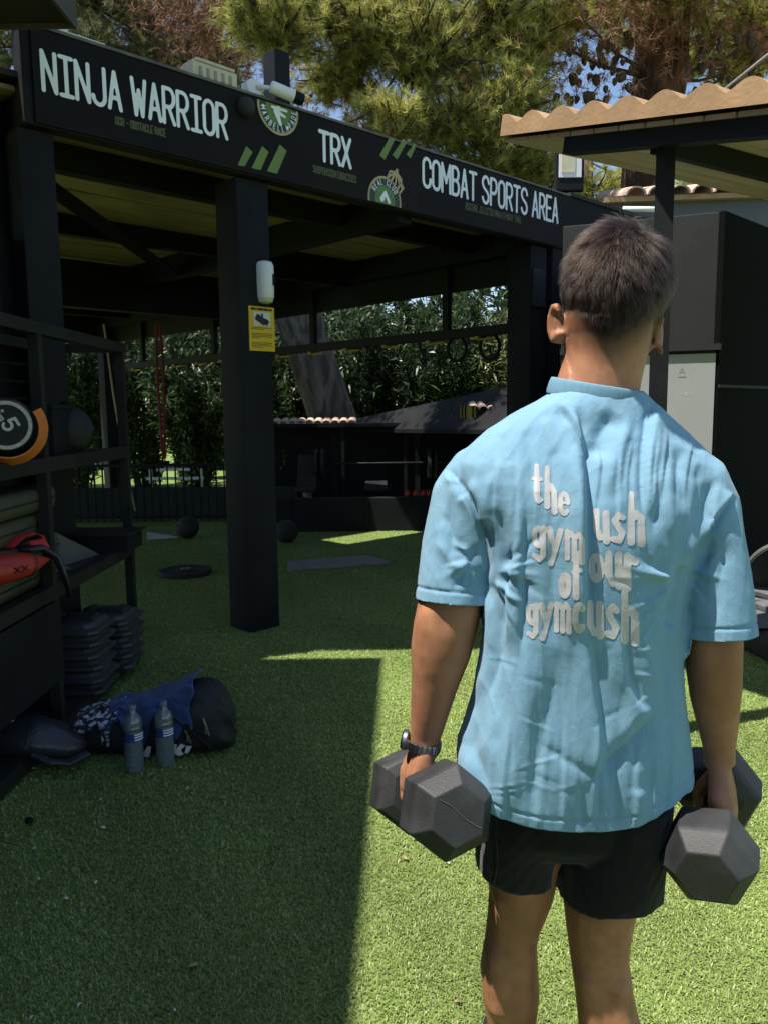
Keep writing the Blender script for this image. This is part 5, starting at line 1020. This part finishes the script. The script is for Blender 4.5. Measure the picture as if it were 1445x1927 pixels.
# loose cotton crumple everywhere (body space)
def crumple(P, seed_, n, f0, f1, stretch=(1, 1, .45)):
    r_ = np.random.default_rng(seed_); out = np.zeros(len(P)); Q = P*np.array(stretch)
    w_ = np.stack([np.sin(Q @ r_.normal(0, 14, 3)+r_.uniform(0, 6)) for _ in range(3)], 1)*.045
    for _ in range(n):
        d = nrm(r_.normal(0, 1, 3)); f = r_.uniform(f0, f1); out += (1-np.abs(np.sin((Q+w_) @ d*f+r_.uniform(0, 6.28))))**2.2
    return out/n-.3
W = W*1.12+.003*crumple(V, 4, 6, 26, 55, (1, 1, .14))+.0028*crumple(V, 9, 4, 60, 110, (1, 1, .2))+.0013*crumple(V, 19, 10, 130, 280, (1, 1, .7))
V = V+N*W[:, None]; V = relax(V, F, 2, .4); N = normals(V, F)
# open hem and cuffs: trim the shell, leave a stitched double edge
hx = [(840, 1490), (900, 1520), (940, 1536), (1000, 1549), (1060, 1556), (1140, 1558), (1200, 1554), (1270, 1530), (1310, 1518)]; hz = [tuple(at(a, c, 1.255)) for a, c in hx]
tz = sorted((at((a_+c_)/2, py_, Y_).z, at(a_, py_, Y_).x, at(c_, py_, Y_).x, Y_, dp_) for py_, a_, c_, Y_, dp_ in tor)
def trimmer(V):
    zh = np.interp(V[:, 0], [p[0] for p in hz], [p[2] for p in hz]); out = [(zh-V[:, 2], np.tile([0, 0, -1.0], (len(V), 1)), 1.0)]
    I = lambda k: np.interp(V[:, 2], [t_[0] for t_ in tz], [t_[k] for t_ in tz])
    et = (np.abs((V[:, 0]-(I(1)+I(2))/2)/((I(2)-I(1))/2))**2.5+np.abs((V[:, 1]-I(3))/I(4))**2.5)**.4
    for st in (sleeveL, sleeveR):
        A, B_ = np.array(at(*st[-2][:3])), np.array(at(*st[-3][:3])); ax = (A-B_)/np.linalg.norm(A-B_); k_ = (V-A) @ ax; pr = V-A-k_[:, None]*ax; es = np.hypot(pr[:, 0]/st[-2][3], pr[:, 1]/st[-2][4])
        out.append((np.where((es < 1.35) & (es-1 < (et-1)-.015) & (k_ > -.12) & (k_ < .06), k_, -9), np.tile(ax, (len(V), 1)), 1.0))
    return out
for d_, ax_, _ in trimmer(V): V = V-N*(.0024*np.exp(-((d_+.021)/.0026)**2))[:, None]
keep = np.ones(len(F), bool)
for d_, ax_, _ in trimmer(V): keep &= ~np.all(d_[F] > 0, 1)
F = F[keep]
for d_, ax_, _ in trimmer(V): V = V-ax_*np.clip(d_, 0, .012)[:, None]
used_ = np.unique(F); mp = np.full(len(V), -1); mp[used_] = np.arange(len(used_)); V = V[used_]; F = mp[F]
SHIRT = M('blue_cotton', (.2, .36, .485), .92, .07, 60, .22, 700, spec=.1, sheen=.12, col2=(.18, .34, .475), c2=(.35, .7), c2scale=14)
n_ = SHIRT.node_tree.nodes; L_ = SHIRT.node_tree.links; bp0 = [x_ for x_ in n_ if x_.type == 'BUMP'][0]; tc_ = n_.new('ShaderNodeTexCoord'); mp_ = n_.new('ShaderNodeMapping'); mp_.inputs['Scale'].default_value = (1, 1, .55)
w1 = n_.new('ShaderNodeTexNoise'); w1.inputs['Scale'].default_value = 30; w1.inputs['Detail'].default_value = 7; w1.inputs['Roughness'].default_value = .62; w1.inputs['Distortion'].default_value = .25
b1 = n_.new('ShaderNodeBump'); b1.inputs['Strength'].default_value = .2; b1.inputs['Distance'].default_value = .012; L_.new(tc_.outputs['Object'], mp_.inputs[0]); L_.new(mp_.outputs[0], w1.inputs['Vector']); L_.new(w1.outputs['Fac'], b1.inputs['Height']); L_.new(b1.outputs[0], bp0.inputs['Normal'])
shirt = part('t_shirt', V, F, SHIRT); SV, SF = V, F; md = shirt.modifiers.new('t', 'SOLIDIFY'); md.thickness = .0028; md.offset = -1
bvh = BVHTree.FromPolygons([tuple(v) for v in V], [tuple(f) for f in F.tolist()])
def hit(px_, py_, off=.0008):
    d = ray(px_, py_).normalized(); o = Vector((0, 0, CAMZ)); p, n_, i_, dist = bvh.ray_cast(o, d); 
    return (p+n_*off) if p is not None else None
# ribbed collar
cst = [(1036, 722), (1065, 727), (1110, 733), (1150, 740), (1185, 750), (1204, 762)]
ccen = at(1120, 738, 1.39); pts = []
for k in range(40):
    a = 2*math.pi*k/40; pts.append(ccen+Vector((.079*math.cos(a)+.0, .073*math.sin(a), .0-.013*math.cos(a)+(.006*math.sin(a)))))
b = MB(); b.tube([p-Vector(MO) for p in pts], [(.0145, .0022)]*40, 12, up=(0, 0, 1), closed=True); b.build('collar', M('rib_cotton', (.205, .375, .51), .9, .06, 30, .5, 500, spec=.12, stretch=(6, 6, .4)), shirt, True)
# ---- soft rounded lettering printed on the back
LG = {'t': [[(.2, .95, .075), (.2, .2, .1), (.28, .04, .085), (.42, .09, .07)], [(.0, .62, .06), (.42, .62, .06)]], 'h': [[(.1, 1, .075), (.1, .0, .1)], [(.12, .42, .06), (.3, .6, .08), (.47, .5, .09), (.49, 0, .105)]],
      'e': [[(.1, .33, .045), (.46, .35, .045)], [(x, y, .085) for x, y in arc(.29, .32, .2, .26, 5, 315, 14)]], 'g': [[(x, y, .08) for x, y in arc(.27, .34, .17, .24, 0, 360, 16)], [(.47, .6, .085), (.46, -.12, .085), (.3, -.27, .08), (.1, -.2, .08)]],
      'y': [[(.04, .6, .095), (.26, .1, .07)], [(.5, .6, .09), (.24, -.02, .075), (.1, -.26, .09)]], 'm': [[(.08, .62, .085), (.08, 0, .1)], [(.1, .45, .06), (.24, .6, .075), (.38, .48, .085), (.38, 0, .1)], [(.4, .45, .06), (.54, .6, .075), (.68, .48, .085), (.68, 0, .1)]],
      'u': [[(.08, .62, .09), (.08, .2, .09), (.22, .03, .08), (.38, .12, .06)], [(.44, .62, .09), (.46, .0, .095)]], 's': [[(.4, .53, .075), (.25, .6, .08), (.1, .48, .085), (.22, .33, .085), (.38, .2, .085), (.27, .04, .08), (.06, .07, .085)]],
      'o': [[(x, y, .09) for x, y in arc(.28, .31, .18, .24, 0, 360, 18)]], 'f': [[(.42, .9, .075), (.3, .98, .075), (.18, .84, .085), (.18, 0, .1)], [(.02, .58, .06), (.4, .58, .06)]], 'r': [[(.1, .62, .085), (.1, 0, .105)], [(.12, .42, .065), (.26, .58, .08), (.4, .52, .095)]], 'c': [[(x, y, .088) for x, y in arc(.29, .31, .19, .25, 45, 315, 14)]]}
LG['m'] = [[(a_, b_, c_*.76) for a_, b_, c_ in s_] for s_ in LG['m']]; LG['e'] = [[(a_, b_, c_*.86) for a_, b_, c_ in s_] for s_ in LG['e']]
PRINT = M('print_pale', (.5, .49, .5), .6, .08, 30, .05, 200, spec=.3)
def word(txt, x0, x1, base, hgt):
    """letters from pixel x0..x1; base/hgt: functions of s in 0..1 giving baseline y and letter height in px"""
    S = []; x = 0
    for ch in txt:
        g = LG[ch]; wx = max(p[0] for s in g for p in s); S += [[(x+p[0], p[1], p[2]) for p in s] for s in g]; x += wx+.21
    tot = x-.21; sc = (x1-x0)/tot; out = []
    for s in S:
        l = []
        for (ax, ay, ar), (bx_, by_, br) in zip(s[:-1], s[1:]):
            for k in range(4): l.append((ax+(bx_-ax)*k/4, ay+(by_-ay)*k/4, ar+(br-ar)*k/4))
        l.append(s[-1]); o = []
        for p in l:
            q_ = p[0]/tot; h_ = hgt(q_); o.append((x0+p[0]*sc, base(q_)-p[1]*h_, p[2]*(sc*.57+h_*.52)))
        out.append(o)
    xs = [p[0] for s in out for p in s]; ys = [p[1] for s in out for p in s]
    V2, F2 = mesh_sdf(stroke_field(out), min(xs)-18, min(ys)-18, max(xs)+18, max(ys)+18, 1.9)
    P = [hit(x_, y_) for x_, y_ in V2]; ok = [p is not None for p in P]; b = MB()
    b.add([tuple(p-Vector(MO)) if p is not None else (0, 0, 0) for p in P], [f for f in F2 if all(ok[i] for i in f)])
    b.build('print_word', PRINT, shirt, True, fix=False)
lin = lambda a, c: (lambda s: a+(c-a)*s)
word('the', 1002, 1068, lambda s: 945+26*s-4*math.sin(s*6), lin(72, 74)); word('gym', 1000, 1094, lambda s: 1030+28*s, lin(66, 88)); word('ush', 1117, 1206, lambda s: 1010+16*s+4*math.sin(s*5), lin(80, 92))
word('of', 1052, 1092, lambda s: 1128-6*s, lin(80, 84)); word('our', 1107, 1194, lambda s: 1094+14*s, lin(88, 98)); word('gymc', 990, 1094, lambda s: 1178+14*s, lin(64, 96)); word('ush', 1105, 1194, lambda s: 1192+16*s, lin(92, 104))
# ---- shorts
b = MB()
def ring_px(py, xl, xr, Y, dp, tilt=0, n=40):
    l, r_ = at(xl, py, Y), at(xr, py, Y); c = (l+r_)/2; h = (r_.x-l.x)/2; e = 2/2.4
    return [Vector((c.x+math.copysign(abs(math.cos(a))**e, math.cos(a))*h, c.y+math.copysign(abs(math.sin(a))**e, math.sin(a))*dp, c.z+tilt*math.cos(a)-.0*math.sin(a))) for a in (2*math.pi*j/n for j in range(n))]
b.rings([ring_px(1420, 925, 1255, 1.38, .105), ring_px(1490, 910, 1258, 1.38, .115), ring_px(1545, 905, 1250, 1.385, .115), ring_px(1572, 930, 1235, 1.385, .1)])
b.rings([ring_px(1480, 912, 1085, 1.385, .11), ring_px(1545, 902, 1062, 1.39, .106), ring_px(1595, 895, 1043, 1.395, .096, -.004), ring_px(1634, 893, 1036, 1.40, .09, -.012)])
b.rings([ring_px(1480, 1085, 1255, 1.38, .115), ring_px(1560, 1062, 1250, 1.375, .11), ring_px(1625, 1051, 1243, 1.365, .102, .002), ring_px(1672, 1047, 1240, 1.36, .097, .006)])
V, F, N = fuse(b, .005, 5)
W = .007*crumple(V, 31, 7, 25, 60, (1, 1, .4))+.004*crumple(V, 33, 8, 60, 120, (1, 1, .8)); V = V+N*W[:, None]
shorts = part('shorts', V, F, M('black_shorts', (.006, .006, .007), .8, .2, 20, .3, 500, spec=.2, sheen=.15))
bvh_s = BVHTree.FromPolygons([tuple(v) for v in V], [tuple(f) for f in F.tolist()])
P = []
for k in range(26):
    p, n_, i_, d_ = bvh_s.ray_cast(Vector((0, 0, CAMZ)), ray(925+10*math.sin(k*.12), 1545+k*5).normalized())
    if p is not None: P.append(p-Vector(MO))
if len(P) > 3: MB().tube(P, .0022, 5).build('side_seam', M('shorts_seam', (.018, .018, .018), .7), shorts, True)
# ---- shoes (below the frame)
for an in (ankL, ankR):
    b = MB(); x, y = an.x, an.y; b.tube([(x, y-.07, .05), (x, y-.04, .065), (x, y+.04, .06), (x, y+.12, .045), (x, y+.19, .035), (x, y+.22, .028)], [(.045, .036), (.05, .04), (.05, .042), (.036, .048), (.03, .044), (.02, .03)], 18, up=(0, 0, 1))
    b.tube([(x, y-.005, .08), (x, y-.005, .13)], [.042, .038], 16); V, F, N = fuse(b, .005, 3); V[:, 2] = np.maximum(V[:, 2], .012); sh_ = part('shoe', V, F, M('shoe_black', (.02, .02, .022), .6))
    q = [(x+.052*math.cos(a)*(1-.25*max(0, math.sin(a))), y+.07+.155*math.sin(a)) for a in (2*math.pi*j/24 for j in range(24))]; bb = MB(); bb.rings([[Vector((u_-MO[0], v_-MO[1], z_)) for u_, v_ in q] for z_ in (.002, .026)]); bb.build('sole', M('sole_white', (.6, .6, .58), .6), sh_)
# ---- wrist watch on the left wrist
wc = at(796, 1400, 1.362); wd = (at(799, 1395, 1.362)-at(807, 1345, 1.36)).normalized(); wx = Vector((1, 0, 0)); wx = (wx-wd*wx.dot(wd)).normalized(); wy = wd.cross(wx)
wt = MB(); wt.tube([wc-Vector(MO)+wx*math.cos(a)*.0295+wy*math.sin(a)*.026 for a in (2*math.pi*j/30 for j in range(30))], [(.0016, .0085)]*30, 8, up=tuple(wd), closed=True)
wt = MB().rings([[wc-Vector(MO)+wx*math.cos(a)*(r_+.003)+wy*math.sin(a)*r_+wd*h_ for a in (2*math.pi*j/40 for j in range(40))] for r_, h_ in ((.0255, -.008), (.0275, -.008), (.0275, .008), (.0255, .008))], closed=True).build('wristwatch', M('watch_steel', (.33, .33, .34), .35, .2, 60, metal=1), man, 40)
me = None
for j in range(22):
    a = 2*math.pi*(j+.5)/22
    if me is None: lk = MB().box((0, 0, 0), (.0068, .003, .0165), bev=.0012).build('link', STEEL, wt); me = lk.data
    else: lk = bpy.data.objects.new('link', me); C.objects.link(lk); lk.parent = wt
    p = wc-Vector(MO)+wx*math.cos(a)*.0312+wy*math.sin(a)*.0282; tx = (-wx*math.sin(a)*.031+wy*math.cos(a)*.028).normalized(); lk.matrix_local = Matrix.Translation(p) @ Matrix((tx, wd.cross(tx), wd)).transposed().to_4x4()
ca = (-wx*.92-wy*.2).normalized(); MB().lathe(wc-Vector(MO)+ca*.028, [(.0165, 0), (.0185, .002), (.0185, .008), (.016, .0105)], 28, tuple(ca)).build('watch_case', STEEL, wt, 40)
MB().lathe(wc-Vector(MO)+ca*.0387, [(.015, 0), (.015, .0006)], 24, tuple(ca)).build('watch_dial', BLK2, wt)
# ---- hair: short strands combed from a crown whorl, clipped into a fade
hb = BVHTree.FromPolygons([tuple(v) for v in BV], [tuple(f) for f in BF.tolist()])
rg_ = np.random.default_rng(5)
tri = np.concatenate([BF[:, [0, 1, 2]], BF[:, [0, 2, 3]]]); c3 = BV[tri].mean(1); qh = (c3-np.array(HC)) @ np.array(rollm)
def hairline(q): 
    ax_ = np.abs(q[:, 0]); h_ = hl_of(ax_); return np.where(q[:, 1] > .02, h_+.9*(q[:, 1]-.02), h_)
keep = (np.linalg.norm(qh, axis=1) < .165) & (qh[:, 2] > hairline(qh)+.006) & (np.abs(qh[:, 0]) < .09) & (qh[:, 1] < .1); tri = tri[keep]
a0, a1, a2 = BV[tri[:, 0]], BV[tri[:, 1]], BV[tri[:, 2]]; nn = np.cross(a1-a0, a2-a0); ar = np.linalg.norm(nn, axis=1); nn = nrm(nn)
NH = 32000; idx = rg_.choice(len(tri), NH, p=ar/ar.sum()); r1, r2 = rg_.random(NH), rg_.random(NH); sw_ = r1+r2 > 1; r1[sw_] = 1-r1[sw_]; r2[sw_] = 1-r2[sw_]
P0_ = a0[idx]+(a1-a0)[idx]*r1[:, None]+(a2-a0)[idx]*r2[:, None]; Nn = nn[idx]; out_ = P0_-np.array(HC); Nn *= np.sign(np.sum(Nn*out_, 1))[:, None]
qh = out_ @ np.array(rollm); above = qh[:, 2]-hairline(qh)
length = np.interp(above, [-.005, .012, .03, .055, .1, .17], [.001, .0025, .008, .018, .031, .038])*rg_.uniform(.75, 1.2, NH)
wh = np.array(rollm) @ np.array([.03, -.05, .1]); d = out_-wh; d = d-Nn*np.sum(d*Nn, 1)[:, None]; d = nrm(d); tw = np.cross(Nn, d)
cell = np.floor(out_/np.array([.011, .011, .011])+rg_.normal(0, .18, (NH, 3))).astype(int); hsh = (cell[:, 0]*73856093 ^ cell[:, 1]*19349663 ^ cell[:, 2]*83492791) % 9973; cr_ = np.random.default_rng(8).normal(0, 1, (9973, 3))[hsh]
flow = nrm(d+tw*.35+cr_*.42+np.array([0, 0, -.25])+rg_.normal(0, .13, (NH, 3))); flow = flow-Nn*np.sum(flow*Nn, 1)[:, None]*.9
lift = (.55+.25*cr_[:, :1])*np.clip(above/.06, .3, 1)[:, None]
m_ = 5; pts = np.zeros((NH, m_, 3)); pts[:, 0] = P0_-Nn*.001
for k in range(1, m_):
    f = k/(m_-1); dr = nrm(flow*(.45+.75*f)+Nn*lift*(1.35-f)+np.array([0, 0, -.22])*f); pts[:, k] = pts[:, k-1]+dr*(length/(m_-1))[:, None]
hc = bpy.data.hair_curves.new('hair'); hc.add_curves([m_]*NH); hc.position_data.foreach_set('vector', (pts-MO).astype(np.float32).ravel())
ra = hc.attributes.get('radius') or hc.attributes.new('radius', 'FLOAT', 'POINT'); rad_ = np.repeat(np.array([[.00022, .0002, .00017, .00013, .00006]]), NH, 0)*rg_.uniform(.8, 1.25, (NH, 1))*np.clip(above/.05, .35, 1)[:, None]; ra.data.foreach_set('value', rad_.astype(np.float32).ravel())
HM = bpy.data.materials.new('brown_hair'); HM.use_nodes = True; n_ = HM.node_tree.nodes; n_.remove(n_['Principled BSDF']); hs = n_.new('ShaderNodeBsdfHairPrincipled'); hs.parametrization = 'COLOR'; hs.inputs['Color'].default_value = (.016, .0095, .0065, 1); hs.inputs['Roughness'].default_value = .38; hs.inputs['IOR'].default_value = 1.42; hs.inputs['Radial Roughness'].default_value = .5; hs.inputs['Random Roughness'].default_value = .3
HM.node_tree.links.new(hs.outputs[0], n_['Material Output'].inputs[0]); hc.materials.append(HM)
ho = bpy.data.objects.new('hair', hc); C.objects.link(ho); ho.parent = man
